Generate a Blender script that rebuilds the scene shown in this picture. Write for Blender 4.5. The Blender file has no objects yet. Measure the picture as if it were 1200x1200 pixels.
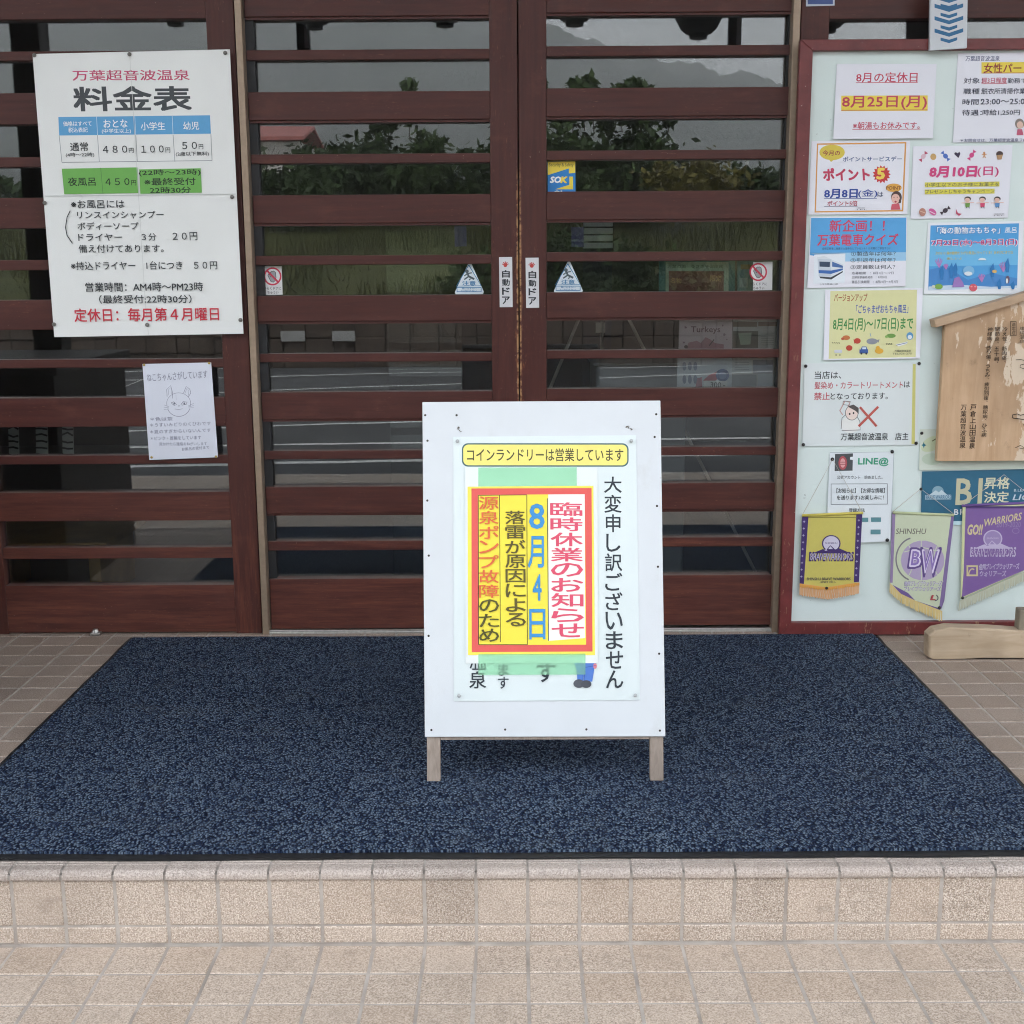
import bpy, bmesh, math, random
from mathutils import Vector, Matrix
from mathutils.geometry import tessellate_polygon
R = math.radians
random.seed(7)
SC = bpy.context.scene
COL = SC.collection

# ------------------------------------------------------------------ camera
F_PX, CAM = 1470.0, Vector((0.0, -3.86, 1.137))
PITCH, YAW, ROLL = R(11.0), R(-0.20), 0.006
fwd = Vector((math.sin(YAW) * math.cos(PITCH), math.cos(YAW) * math.cos(PITCH), -math.sin(PITCH)))
rgt0 = fwd.cross(Vector((0, 0, 1))).normalized()
up0 = rgt0.cross(fwd)
RGT = rgt0 * math.cos(ROLL) - up0 * math.sin(ROLL)
UP = up0 * math.cos(ROLL) + rgt0 * math.sin(ROLL)
cam_d = bpy.data.cameras.new('camera')
cam = bpy.data.objects.new('camera', cam_d)
COL.objects.link(cam)
cam.matrix_world = Matrix.Translation(CAM) @ Matrix((RGT, UP, -fwd)).transposed().to_4x4()
cam_d.sensor_width = 36.0
cam_d.sensor_fit = 'HORIZONTAL'
cam_d.lens = 36.0 * F_PX / 1200.0
cam_d.clip_start = 0.05
cam_d.clip_end = 20000
SC.camera = cam
SC.view_settings.view_transform = 'Standard'
SC.view_settings.look = 'None'
SC.view_settings.exposure = 0.66
SC.view_settings.gamma = 1.0
SC.cycles.max_bounces = 10
SC.cycles.transparent_max_bounces = 24
SC.cycles.volume_bounces = 3
SC.cycles.use_denoising = True
SC.cycles.filter_width = 1.05
SC.cycles.sample_clamp_indirect = 6.0

# ------------------------------------------------------------------ world and sun
SUN_EL, SUN_AZ = R(52), R(25)          # behind the building, a little to the right
W = bpy.data.worlds.new("World")
SC.world = W
W.use_nodes = True
nt = W.node_tree
nt.nodes.clear()
wo = nt.nodes.new('ShaderNodeOutputWorld')
bg = nt.nodes.new('ShaderNodeBackground')
sky = nt.nodes.new('ShaderNodeTexSky')
sky.sky_type = 'NISHITA'
sky.sun_disc = False
sky.sun_elevation = SUN_EL
sky.sun_rotation = SUN_AZ
sky.air_density = 1.0
sky.dust_density = 2.0
tc = nt.nodes.new('ShaderNodeTexCoord')
mp = nt.nodes.new('ShaderNodeMapping')
mp.inputs['Scale'].default_value = (1.0, 1.0, 2.6)
nz = nt.nodes.new('ShaderNodeTexNoise')
nz.inputs['Scale'].default_value = 4.5
nz.inputs['Detail'].default_value = 8
nz.inputs['Roughness'].default_value = 0.58
rp = nt.nodes.new('ShaderNodeValToRGB')
rp.color_ramp.elements[0].position = 0.36
rp.color_ramp.elements[1].position = 0.66
rp.color_ramp.elements[0].color = (0.52, 0.52, 0.52, 1)
mx = nt.nodes.new('ShaderNodeMix')
mx.data_type = 'RGBA'
CLOUD = (46.0, 47.0, 48.6, 1)
mx.inputs['B'].default_value = CLOUD
L = nt.links.new
L(tc.outputs['Generated'], mp.inputs['Vector'])
L(mp.outputs['Vector'], nz.inputs['Vector'])
L(nz.outputs['Fac'], rp.inputs['Fac'])
L(rp.outputs['Color'], mx.inputs['Factor'])
L(sky.outputs['Color'], mx.inputs['A'])
# hazy bright low sky, deeper towards the zenith
sx = nt.nodes.new('ShaderNodeSeparateXYZ')
L(tc.outputs['Generated'], sx.inputs[0])
grd = nt.nodes.new('ShaderNodeValToRGB')
grd.color_ramp.elements[0].position = 0.0
grd.color_ramp.elements[0].color = (1, 1, 1, 1)
grd.color_ramp.elements[1].position = 0.85
grd.color_ramp.elements[1].color = (0.19, 0.20, 0.22, 1)
e_ = grd.color_ramp.elements.new(0.40)
e_.color = (0.45, 0.46, 0.48, 1)
L(sx.outputs['Z'], grd.inputs['Fac'])
ml = nt.nodes.new('ShaderNodeMix')
ml.data_type = 'RGBA'
ml.blend_type = 'MULTIPLY'
ml.inputs['Factor'].default_value = 1.0
L(mx.outputs['Result'], ml.inputs['A'])
L(grd.outputs['Color'], ml.inputs['B'])
L(ml.outputs['Result'], bg.inputs['Color'])
bg.inputs['Strength'].default_value = 0.12
L(bg.outputs['Background'], wo.inputs['Surface'])
sun_d = bpy.data.lights.new('sun', 'SUN')
sun_d.energy = 2.6
sun_d.angle = R(6)
sun_d.color = (1.0, 0.95, 0.88)
sun = bpy.data.objects.new('sun', sun_d)
COL.objects.link(sun)
sd = Vector((math.sin(SUN_AZ) * math.cos(SUN_EL), math.cos(SUN_AZ) * math.cos(SUN_EL), math.sin(SUN_EL)))
sun.rotation_euler = sd.to_track_quat('Z', 'Y').to_euler()
sun.location = (0, 0, 12)

# ------------------------------------------------------------------ helpers
def ray(u, v):
    return (RGT * ((u - 600) / F_PX) + UP * ((600 - v) / F_PX) + fwd).normalized()

def at_y(u, v, Y):                       # a point of the plane y = Y, measured from the photograph
    d = ray(u, v)
    t = (Y - CAM.y) / d.y
    return CAM + d * t

def at_z(u, v, Z):
    d = ray(u, v)
    return CAM + d * ((Z - CAM.z) / d.z)

def behind_y(u, v, dist):                # where a thing mirrored in the panes really stands, dist in front of the facade
    p = at_y(u, v, dist)
    return Vector((p.x, -dist, p.z))

def behind_z(u, v, Z):
    p = at_z(u, v, Z)
    return Vector((p.x, -p.y, Z))

def lin(h):
    if isinstance(h, (tuple, list)):
        return tuple(h[:3])
    h = h.lstrip('#')
    o = []
    for i in (0, 2, 4):
        c = int(h[i:i + 2], 16) / 255.0
        o.append(c / 12.92 if c <= 0.04045 else ((c + 0.055) / 1.055) ** 2.4)
    return tuple(o)

MATS = {}
def mat(name):
    m = bpy.data.materials.new(name)
    m.use_nodes = True
    return m, m.node_tree, m.node_tree.nodes['Principled BSDF']

def nd(t, kind, **kw):
    n = t.nodes.new('ShaderNode' + kind)
    for k, v in kw.items():
        if k in n.inputs:
            n.inputs[k].default_value = v
        else:
            setattr(n, k, v)
    return n

def mixc(t, fac, a, b, blend='MIX'):
    n = t.nodes.new('ShaderNodeMix')
    n.data_type = 'RGBA'
    n.blend_type = blend
    for k, s in (('Factor', fac), ('A', a), ('B', b)):
        if isinstance(s, bpy.types.NodeSocket):
            t.links.new(s, n.inputs[k])
        elif k == 'Factor':
            n.inputs[k].default_value = s
        else:
            n.inputs[k].default_value = (*s[:3], 1)
    return n.outputs['Result']

def mth(t, op, a, b=None, c=None, clamp=False):
    n = t.nodes.new('ShaderNodeMath')
    n.operation = op
    n.use_clamp = clamp
    for i, s in enumerate((a, b, c)):
        if s is None:
            continue
        if isinstance(s, bpy.types.NodeSocket):
            t.links.new(s, n.inputs[i])
        else:
            n.inputs[i].default_value = s
    return n.outputs[0]

def ramp(t, src, stops):
    n = t.nodes.new('ShaderNodeValToRGB')
    e = n.color_ramp.elements
    while len(e) < len(stops):
        e.new(0.5)
    for k, (p, c) in enumerate(stops):
        e[k].position = p
        c = (c, c, c) if isinstance(c, (int, float)) else c
        e[k].color = (*c[:3], 1)
    t.links.new(src, n.inputs['Fac'])
    return n.outputs['Color']

def noise(t, vec, scale, detail=4, rough=0.55, dist=0.0):
    n = nd(t, 'TexNoise', Scale=scale, Detail=detail, Roughness=rough, Distortion=dist)
    if vec is not None:
        t.links.new(vec, n.inputs['Vector'])
    return n.outputs['Fac']

def pos(t, scale=(1, 1, 1), rot=(0, 0, 0)):
    g = t.nodes.new('ShaderNodeNewGeometry')
    m = nd(t, 'Mapping')
    m.inputs['Scale'].default_value = scale
    m.inputs['Rotation'].default_value = rot
    t.links.new(g.outputs['Position'], m.inputs['Vector'])
    return m.outputs['Vector']

def objco(t, scale=(1, 1, 1)):
    g = t.nodes.new('ShaderNodeTexCoord')
    m = nd(t, 'Mapping')
    m.inputs['Scale'].default_value = scale
    t.links.new(g.outputs['Object'], m.inputs['Vector'])
    return m.outputs['Vector']

def bump(t, b, src, strength, dist):
    n = nd(t, 'Bump', Strength=strength, Distance=dist)
    t.links.new(src, n.inputs['Height'])
    t.links.new(n.outputs['Normal'], b.inputs['Normal'])

def ink(h, rough=0.45):
    key = ('ink', str(h), rough)
    if key not in MATS:
        m, t, b = mat('ink_' + str(h).lstrip('#'))
        c = lin(h)
        n = noise(t, pos(t), 55, 3)
        L_ = mixc(t, ramp(t, n, [(0.3, 0.0), (0.75, 0.22)]), c, tuple(min(0.85, x * 1.15 + 0.02) for x in c))
        t.links.new(L_, b.inputs['Base Color'])
        b.inputs['Roughness'].default_value = rough
        b.inputs['Specular IOR Level'].default_value = 0.35
        MATS[key] = m
    return MATS[key]

def paper(h, rough=0.5, wave=0.0, key=None):
    key = ('paper', str(h), rough, wave)
    if key not in MATS:
        m, t, b = mat('paper_' + str(h).lstrip('#'))
        c = lin(h)
        n = noise(t, pos(t), 7, 5)
        col = mixc(t, ramp(t, n, [(0.35, 0.0), (0.8, 0.5)]), c, tuple(x * 0.9 for x in c))
        t.links.new(col, b.inputs['Base Color'])
        b.inputs['Roughness'].default_value = rough
        if wave:
            bump(t, b, noise(t, pos(t), 5.0, 2), wave, 0.02)
        MATS[key] = m
    return MATS[key]

def wood_paint(name, sc, dark=(0.046, 0.0108, 0.0088), light=(0.086, 0.0220, 0.0155), gap=False):
    m, t, b = mat(name)
    grain = noise(t, pos(t, sc), 5, 8, 0.65, 0.4)
    low = noise(t, pos(t), 2.2, 3)
    col = mixc(t, ramp(t, grain, [(0.3, 0.0), (0.72, 1.0)]), dark, light)
    col = mixc(t, ramp(t, low, [(0.35, 0.0), (0.7, 0.4)]), col, (0.078, 0.026, 0.021))
    sep = t.nodes.new('ShaderNodeSeparateXYZ')
    g = t.nodes.new('ShaderNodeNewGeometry')
    t.links.new(g.outputs['Position'], sep.inputs[0])
    z, x = sep.outputs['Z'], sep.outputs['X']
    # sun and rain have bleached the bottom boards
    lowz = mth(t, 'SUBTRACT', 1.0, mth(t, 'DIVIDE', z, 0.55), clamp=True)
    bl = mth(t, 'MULTIPLY', mth(t, 'MULTIPLY', lowz, 1.7, clamp=True), ramp(t, noise(t, pos(t, sc), 3.2, 9, 0.74), [(0.47, 0.0), (0.70, 1.0)]), clamp=True)
    col = mixc(t, mth(t, 'MULTIPLY', bl, 0.75), col, (0.20, 0.062, 0.036))
    # fine pale scratches
    sw = noise(t, pos(t, (sc[0] * 2.2, sc[1], sc[2] * 2.2), (0, 0.25, 0)), 26, 2, 0.5, 0.8)
    sm = noise(t, pos(t), 9, 3)
    sf = mth(t, 'MULTIPLY', ramp(t, sw, [(0.685, 0.0), (0.72, 1.0)]), ramp(t, sm, [(0.48, 0.0), (0.62, 0.8)]))
    col = mixc(t, sf, col, (0.30, 0.13, 0.075))
    sp = noise(t, pos(t), 140, 2)
    col = mixc(t, ramp(t, sp, [(0.755, 0.0), (0.775, 0.55)]), col, (0.34, 0.25, 0.20))
    nrm = t.nodes.new('ShaderNodeSeparateXYZ')
    t.links.new(g.outputs['Normal'], nrm.inputs[0])
    dust = mth(t, 'MULTIPLY', mth(t, 'MULTIPLY', mth(t, 'SUBTRACT', nrm.outputs['Z'], 0.35), 2.0, clamp=True), ramp(t, noise(t, pos(t), 16, 5, .7), [(0.35, 0.15), (0.7, 0.7)]))
    col = mixc(t, dust, col, (0.20, 0.155, 0.13))
    blo = noise(t, pos(t, (1, 1, 2)), 6, 5, .65)
    col = mixc(t, ramp(t, blo, [(0.56, 0.0), (0.76, 0.5)]), col, (0.135, 0.046, 0.032))
    if gap:
        dx = mth(t, 'ABSOLUTE', mth(t, 'SUBTRACT', x, XGAP))
        jag = noise(t, pos(t, (1, 1, 0.35)), 42, 6, 0.7)
        zz = mth(t, 'MULTIPLY', mth(t, 'SMOOTH_MIN', mth(t, 'MULTIPLY', mth(t, 'SUBTRACT', 1.46, z), 2.2), 1.0, 0.2),
                 mth(t, 'MULTIPLY', mth(t, 'SUBTRACT', z, 0.35), 2.5), clamp=True)
        wdt = mth(t, 'MULTIPLY', mth(t, 'SUBTRACT', jag, 0.40), 0.085)
        wdt = mth(t, 'MULTIPLY', wdt, zz)
        f = mth(t, 'MULTIPLY', mth(t, 'SUBTRACT', wdt, dx), 130, clamp=True)
        col = mixc(t, mth(t, 'MULTIPLY', f, 0.6), col, (0.23, 0.085, 0.040))
        edge = mth(t, 'MULTIPLY', mth(t, 'SUBTRACT', 0.0085, dx), 300, clamp=True)
        edge = mth(t, 'MULTIPLY', edge, ramp(t, noise(t, pos(t), 60, 4), [(0.42, 0.0), (0.55, 1.0)]))
        col = mixc(t, mth(t, 'MULTIPLY', edge, zz), col, (0.42, 0.23, 0.11))
    t.links.new(col, b.inputs['Base Color'])
    rr = ramp(t, grain, [(0.3, 0.36), (0.75, 0.52)])
    t.links.new(rr, b.inputs['Roughness'])
    b.inputs['Specular IOR Level'].default_value = 0.30
    bump(t, b, grain, 0.22, 0.002)
    return m

def simple(name, c, rough=0.5, metal=0.0, nscale=20, var=0.25, bmp=0.0, spec=0.5, bscale=None):
    m, t, b = mat(name)
    c = lin(c)
    n = noise(t, pos(t), nscale, 5, 0.6)
    col = mixc(t, ramp(t, n, [(0.3, 0.0), (0.72, 1.0)]), tuple(x * (1 - var) for x in c), tuple(min(.9, x * (1 + var)) for x in c))
    t.links.new(col, b.inputs['Base Color'])
    b.inputs['Roughness'].default_value = rough
    b.inputs['Metallic'].default_value = metal
    b.inputs['Specular IOR Level'].default_value = spec
    if bmp:
        bump(t, b, noise(t, pos(t), bscale or nscale * 3, 4), bmp, 0.003)
    return m

def bare_wood(name, a, b_, peel, sc=None):
    m, t, b = mat(name)
    gr = noise(t, pos(t, sc or ((9, 9, 0.9) if peel else (1.2, 9, 9))), 5, 7, .6, .6)
    col = mixc(t, ramp(t, gr, [(0.3, 0.0), (0.7, 1.0)]), a, b_)
    lo = noise(t, pos(t), 4, 4)
    col = mixc(t, ramp(t, lo, [(0.42, 0.0), (0.75, .75)]), col, tuple(x * .62 for x in a))
    kn = noise(t, pos(t), 13, 5, .7)
    col = mixc(t, ramp(t, kn, [(0.63, 0.0), (0.76, .6)]), col, tuple(x * .42 for x in a))
    if peel:
        pn = noise(t, pos(t, (2.4, 2, .85)), 6.5, 7, .66, .3)
        sep = t.nodes.new('ShaderNodeSeparateXYZ'); g = t.nodes.new('ShaderNodeNewGeometry')
        t.links.new(g.outputs['Position'], sep.inputs[0])
        xx = mth(t, 'MULTIPLY', mth(t, 'SUBTRACT', sep.outputs['X'], 1.36), 0.38)
        zz = mth(t, 'MULTIPLY', mth(t, 'SUBTRACT', 0.74, sep.outputs['Z']), 0.10)
        pn = mth(t, 'ADD', pn, mth(t, 'ADD', xx, zz))
        col = mixc(t, ramp(t, pn, [(0.575, 0.0), (0.59, 0.85)]), col, (0.72, 0.60, 0.46))
    t.links.new(col, b.inputs['Base Color'])
    b.inputs['Roughness'].default_value = .6
    bump(t, b, gr, .2, .002)
    return m
def glass_mat():
    m = bpy.data.materials.new('window_glass')
    m.use_nodes = True
    t = m.node_tree
    t.nodes.clear()
    o = t.nodes.new('ShaderNodeOutputMaterial')
    tr = t.nodes.new('ShaderNodeBsdfTransparent')
    tr.inputs['Color'].default_value = (0.90, 0.93, 0.92, 1)
    gl = t.nodes.new('ShaderNodeBsdfGlossy')
    gl.inputs['Roughness'].default_value = 0.0
    fr = nd(t, 'Fresnel', IOR=1.97)
    nn = noise(t, pos(t), 1.6, 2)
    bp = nd(t, 'Bump', Strength=0.012, Distance=0.02)
    t.links.new(nn, bp.inputs['Height'])
    t.links.new(bp.outputs['Normal'], gl.inputs['Normal'])
    ms = t.nodes.new('ShaderNodeMixShader')
    t.links.new(fr.outputs[0], ms.inputs[0])
    t.links.new(tr.outputs[0], ms.inputs[1])
    t.links.new(gl.outputs[0], ms.inputs[2])
    t.links.new(ms.outputs[0], o.inputs['Surface'])
    return m

def tag(o, label=None, cat=None, group=None, kind=None):
    if label: o['label'] = label
    if cat: o['category'] = cat
    if group: o['group'] = group
    if kind: o['kind'] = kind
    return o

def empty(name, loc, label=None, cat=None, group=None):
    o = bpy.data.objects.new(name, None)
    o.empty_display_size = 0.1
    COL.objects.link(o)
    o.location = loc
    return tag(o, label, cat, group)

class MB:
    """collects shapes in world coordinates; build() links them as ONE mesh"""
    def __init__(s):
        s.v, s.f, s.m = [], [], []
    def add(s, vs, fs, mi=0):
        k = len(s.v)
        s.v += [Vector(x) for x in vs]
        s.f += [tuple(i + k for i in f) for f in fs]
        s.m += [mi] * len(fs)
        return s
    def box(s, x0, x1, y0, y1, z0, z1, mi=0, bev=0.0):
        if bev > 0:
            bm = bmesh.new()
            bmesh.ops.create_cube(bm, size=1.0)
            for v in bm.verts:
                v.co = Vector(((x0 + x1) / 2 + v.co.x * (x1 - x0), (y0 + y1) / 2 + v.co.y * (y1 - y0), (z0 + z1) / 2 + v.co.z * (z1 - z0)))
            bmesh.ops.bevel(bm, geom=bm.edges[:], offset=bev, segments=2, affect='EDGES', profile=0.5)
            s.frombm(bm, mi)
            return s
        vs = [(x, y, z) for x in (x0, x1) for y in (y0, y1) for z in (z0, z1)]
        return s.add(vs, [(0, 1, 3, 2), (4, 6, 7, 5), (0, 4, 5, 1), (2, 3, 7, 6), (0, 2, 6, 4), (1, 5, 7, 3)], mi)
    def frombm(s, bm, mi=0):
        bm.verts.index_update()
        s.add([v.co.copy() for v in bm.verts], [tuple(v.index for v in f.verts) for f in bm.faces], mi)
        bm.free()
    def prism(s, poly, thick, fn, mi=0):
        """poly: 2D points, fn(a,b,c)->3D; extruded along c from 0 to thick"""
        n = len(poly)
        vs = [fn(a, b, 0) for a, b in poly] + [fn(a, b, thick) for a, b in poly]
        tris = tessellate_polygon([[Vector((a, b, 0)) for a, b in poly]])
        fs = [tuple(t) for t in tris] + [tuple(i + n for i in t) for t in tris]
        fs += [(i, (i + 1) % n, (i + 1) % n + n, i + n) for i in range(n)]
        return s.add(vs, fs, mi)
    def tube(s, pts, rad, seg=8, mi=0, cap=True):
        pts = [Vector(p) for p in pts]
        rads = rad if isinstance(rad, (list, tuple)) else [rad] * len(pts)
        vs, fs = [], []
        for i, p in enumerate(pts):
            d = (pts[min(i + 1, len(pts) - 1)] - pts[max(i - 1, 0)]).normalized()
            a = d.cross(Vector((0, 0, 1)) if abs(d.z) < 0.9 else Vector((1, 0, 0))).normalized()
            b = d.cross(a)
            for k in range(seg):
                w = 2 * math.pi * k / seg
                vs.append(p + (a * math.cos(w) + b * math.sin(w)) * rads[i])
        for i in range(len(pts) - 1):
            for k in range(seg):
                j = (k + 1) % seg
                fs.append((i * seg + k, i * seg + j, (i + 1) * seg + j, (i + 1) * seg + k))
        if cap:
            fs.append(tuple(range(seg)))
            fs.append(tuple(range((len(pts) - 1) * seg, len(pts) * seg)))
        return s.add(vs, fs, mi)
    def lathe(s, prof, c, seg=20, mi=0):
        vs, fs = [], []
        for r, z in prof:
            for k in range(seg):
                w = 2 * math.pi * k / seg
                vs.append((c[0] + r * math.cos(w), c[1] + r * math.sin(w), c[2] + z))
        for i in range(len(prof) - 1):
            for k in range(seg):
                j = (k + 1) % seg
                fs.append((i * seg + k, i * seg + j, (i + 1) * seg + j, (i + 1) * seg + k))
        return s.add(vs, fs, mi)
    def build(s, name, mats, parent=None, smooth=False, label=None, cat=None, group=None, kind=None, origin=None, fixn=True):
        mats = mats if isinstance(mats, (list, tuple)) else [mats]
        o0 = Vector(origin) if origin is not None else (Vector(parent.location) if parent is not None else Vector((0, 0, 0)))
        me = bpy.data.meshes.new(name)
        me.from_pydata([v - o0 for v in s.v], [], s.f)
        for m in mats:
            me.materials.append(m)
        for p, mi in zip(me.polygons, s.m):
            p.material_index = mi
            p.use_smooth = smooth
        if fixn:
            bm = bmesh.new()
            bm.from_mesh(me)
            bmesh.ops.recalc_face_normals(bm, faces=bm.faces)
            bm.to_mesh(me)
            bm.free()
        me.update()
        o = bpy.data.objects.new(name, me)
        COL.objects.link(o)
        if parent is not None:
            o.parent = parent
        else:
            o.location = o0
        return tag(o, label, cat, group, kind)

# ------------------------------------------------------------------ text and flat sheets
TXT = {}
def glyphs(s, bold=0.0, shear=0.0):
    key = (s, shear)
    if key in TXT:
        return TXT[key]
    cu = bpy.data.curves.new('t', 'FONT')
    cu.body = s
    cu.size = 1.0
    cu.resolution_u = 2
    cu.shear = shear
    ob = bpy.data.objects.new('t', cu)
    COL.objects.link(ob)
    dg = bpy.context.evaluated_depsgraph_get()
    me = ob.evaluated_get(dg).to_mesh()
    vs = [(v.co.x, v.co.y) for v in me.vertices]
    fs = [tuple(p.vertices) for p in me.polygons]
    ob.evaluated_get(dg).to_mesh_clear()
    bpy.data.objects.remove(ob)
    bpy.data.curves.remove(cu)
    if vs:
        xs, ys = [a for a, _ in vs], [b for _, b in vs]
        bb = (min(xs), min(ys), max(xs), max(ys))
    else:
        bb = (0, 0, 1, 1)
    TXT[key] = (vs, fs, bb)
    return TXT[key]

class Plane:
    def __init__(s, O, ex, ey):
        s.O, s.ex, s.ey = Vector(O), Vector(ex).normalized(), Vector(ey).normalized()
        s.n = s.ex.cross(s.ey)
        if s.n.y > 0:
            s.n = -s.n
    def loc(s, u, v):
        d = ray(u, v)
        t = (s.O - CAM).dot(s.n) / d.dot(s.n)
        p = CAM + d * t - s.O
        return (p.dot(s.ex), p.dot(s.ey))
    def world(s, a, b, c=0.0):
        return s.O + s.ex * a + s.ey * b + s.n * c
    def matrix(s, a, b, c):
        m = Matrix((s.ex, s.ey, s.n)).transposed().to_4x4()
        return Matrix.Translation(s.world(a, b, c)) @ m

def facade(Y):
    return Plane((0, Y, 0), (1, 0, 0), (0, 0, 1))

class Sheet:
    STEP = 0.00006
    def __init__(s, name, label, cat, quad, plane, m, thick=0.0012, group=None, slope=0.0, parent=None):
        s.pl, s.parts, s.slope = plane, {}, slope
        s.zo = (0, 0, 1.0)
        q = [plane.loc(*p) for p in quad]
        s.c = (sum(a for a, _ in q) / len(q), sum(b for _, b in q) / len(q))
        mb = MB()
        mb.prism([(a - s.c[0], b - s.c[1]) for a, b in q], thick, lambda a, b, c: Vector((a, b, c)))
        s.o = mb.build(name, m)
        s.o.matrix_world = plane.matrix(s.c[0], s.c[1], 0)
        if parent is not None:
            mw = plane.matrix(s.c[0], s.c[1], 0)
            s.o.parent = parent
            s.o.matrix_basis = Matrix.Translation(-Vector(parent.location)) @ mw
        tag(s.o, label, cat, group)
        s.z = thick
    def zoom(s, x0, y0, k):
        s.zo = (x0, y0, k)
        return s
    def px(s, u, v):
        return (s.zo[0] + u / s.zo[2], s.zo[1] + v / s.zo[2])
    def L(s, u, v):
        a, b = s.pl.loc(*s.px(u, v))
        return (a - s.c[0], b - s.c[1])
    def put(s, part, m, vs, fs):
        s.z += s.STEP
        d = s.parts.setdefault(part, [[], [], [], []])
        if m not in d[3]:
            d[3].append(m)
        mi = d[3].index(m)
        k = len(d[0])
        d[0] += [(a, b, s.z) for a, b in vs]
        for f in fs:
            # counter-clockwise, so that every face looks out of the sheet
            ar = sum(vs[f[i]][0] * vs[f[(i + 1) % len(f)]][1] - vs[f[(i + 1) % len(f)]][0] * vs[f[i]][1] for i in range(len(f)))
            d[1].append(tuple(i + k for i in (f if ar >= 0 else f[::-1])))
            d[2].append(mi)
    def poly(s, pts, col, part='picture', raw=False):
        vs = [s.L(*p) for p in pts]
        fs = [tuple(t) for t in tessellate_polygon([[Vector((a, b, 0)) for a, b in vs]])]
        s.put(part, col if not isinstance(col, str) else ink(col), vs, fs)
    def rect(s, u0, v0, u1, v1, col, part='picture'):
        k = s.slope * (u1 - u0)
        s.poly([(u0, v0), (u1, v0 + k), (u1, v1 + k), (u0, v1)], col, part)
    def frame(s, u0, v0, u1, v1, w, col, part='picture'):
        s.rect(u0, v0, u1, v0 + w, col, part); s.rect(u0, v1 - w, u1, v1, col, part)
        s.rect(u0, v0 + w, u0 + w, v1 - w, col, part); s.rect(u1 - w, v0 + w, u1, v1 - w, col, part)
    def ell(s, cu, cv, ru, rv, col, part='picture', a0=0, a1=360, n=22, rot=0):
        pts = []
        c, sn = math.cos(R(rot)), math.sin(R(rot))
        for k in range(n + (a1 - a0 < 360)):
            w = R(a0 + (a1 - a0) * k / n)
            x, y = ru * math.cos(w), rv * math.sin(w)
            pts.append((cu + x * c - y * sn, cv + x * sn + y * c))
        s.poly(pts, col, part)
    def line(s, pts, w, col, part='picture', closed=False):
        """a pen stroke of w pixels"""
        if closed:
            pts = list(pts) + [pts[0]]
        vs, fs = [], []
        for i, p in enumerate(pts):
            q0, q1 = pts[max(i - 1, 0)], pts[min(i + 1, len(pts) - 1)]
            dx, dy = q1[0] - q0[0], q1[1] - q0[1]
            l = math.hypot(dx, dy) or 1
            nx, ny = -dy / l * w / 2, dx / l * w / 2
            vs += [s.L(p[0] + nx, p[1] + ny), s.L(p[0] - nx, p[1] - ny)]
        for i in range(len(pts) - 1):
            fs.append((2 * i, 2 * i + 1, 2 * i + 3, 2 * i + 2))
        s.put(part, ink(col) if isinstance(col, str) else col, vs, fs)
    def arc(s, cu, cv, ru, rv, a0, a1, w, col, part='picture', n=18):
        s.line([(cu + ru * math.cos(R(a0 + (a1 - a0) * k / n)), cv + ru * 0 + rv * math.sin(R(a0 + (a1 - a0) * k / n))) for k in range(n + 1)], w, col, part)
    def star(s, cu, cv, r1, r2, n, col, part='picture'):
        s.poly([(cu + (r1 if k % 2 == 0 else r2) * math.cos(math.pi * k / n), cv + (r1 if k % 2 == 0 else r2) * math.sin(math.pi * k / n)) for k in range(2 * n)], col, part)
    def text(s, st, u0, v0, u1, v1, col='20242a', bold=0.008, shear=0.0, part='lettering', slope=None):
        k = (s.slope if slope is None else slope) * (u1 - u0)
        gv, gf, bb = glyphs(st, bold, shear)
        if not gv:
            return
        bl, br, tl = s.L(u0, v1), s.L(u1, v1 + k), s.L(u0, v0)
        ex = (br[0] - bl[0], br[1] - bl[1])
        h = tl[1] - bl[1]
        m = ink(col) if isinstance(col, str) else col
        sh = [(0, 0)] if bold < 0.005 else [(-.75, -.75), (.75, .75), (-.75, .75), (.75, -.75)] if bold < .03 else [(math.cos(k * .785), math.sin(k * .785)) for k in range(8)]
        wx, wy = max(1e-6, bb[2] - bb[0]), max(1e-6, bb[3] - bb[1])
        z0 = s.z
        for q, (ox, oy) in enumerate(sh):        # one printing of the word, struck a few times for weight
            vs = []
            for x, y in gv:
                a, b = (x + ox * bold - bb[0]) / wx, (y + oy * bold - bb[1]) / wy
                vs.append((bl[0] + ex[0] * a, bl[1] + ex[1] * a + h * b))
            s.z = z0 + q * .000008
            s.put(part, m, vs, gf)
    def vtext(s, st, uc0, uc1, v0, v1, w, h=None, col='20242a', bold=0.006, part='lettering', fill=0.9):
        """a column of characters, from (uc0,v0) to (uc1,v1)"""
        n = len(st)
        st_h = (v1 - v0) / n
        for i, ch in enumerate(st):
            if ch == '　':
                continue
            vc = v0 + st_h * (i + 0.5)
            uc = uc0 + (uc1 - uc0) * (i + 0.5) / n
            hw, hh = w / 2, st_h * fill / 2
            if ch in 'ー':
                s.rect(uc - w * .08, vc - hh, uc + w * .08, vc + hh, col, part)
                continue
            if ch in '、。':
                s.text(ch, uc + w * .1, vc - hh, uc + w * .35, vc - hh * .3, col, bold, part=part, slope=0)
                continue
            if ch == '8' or ch == '4':
                hw *= 0.78
            if ch in 'しうちりょ':
                hw *= 0.82
            if ch in '日申':
                hw *= 0.85
            s.text(ch, uc - hw, vc - hh, uc + hw, vc + hh, col, bold, part=part, slope=0)
    def lines(s, rows, col, w=1.0, part='lettering'):
        for (u0, v, u1) in rows:
            s.rect(u0, v - w / 2, u1, v + w / 2, col, part)
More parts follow.
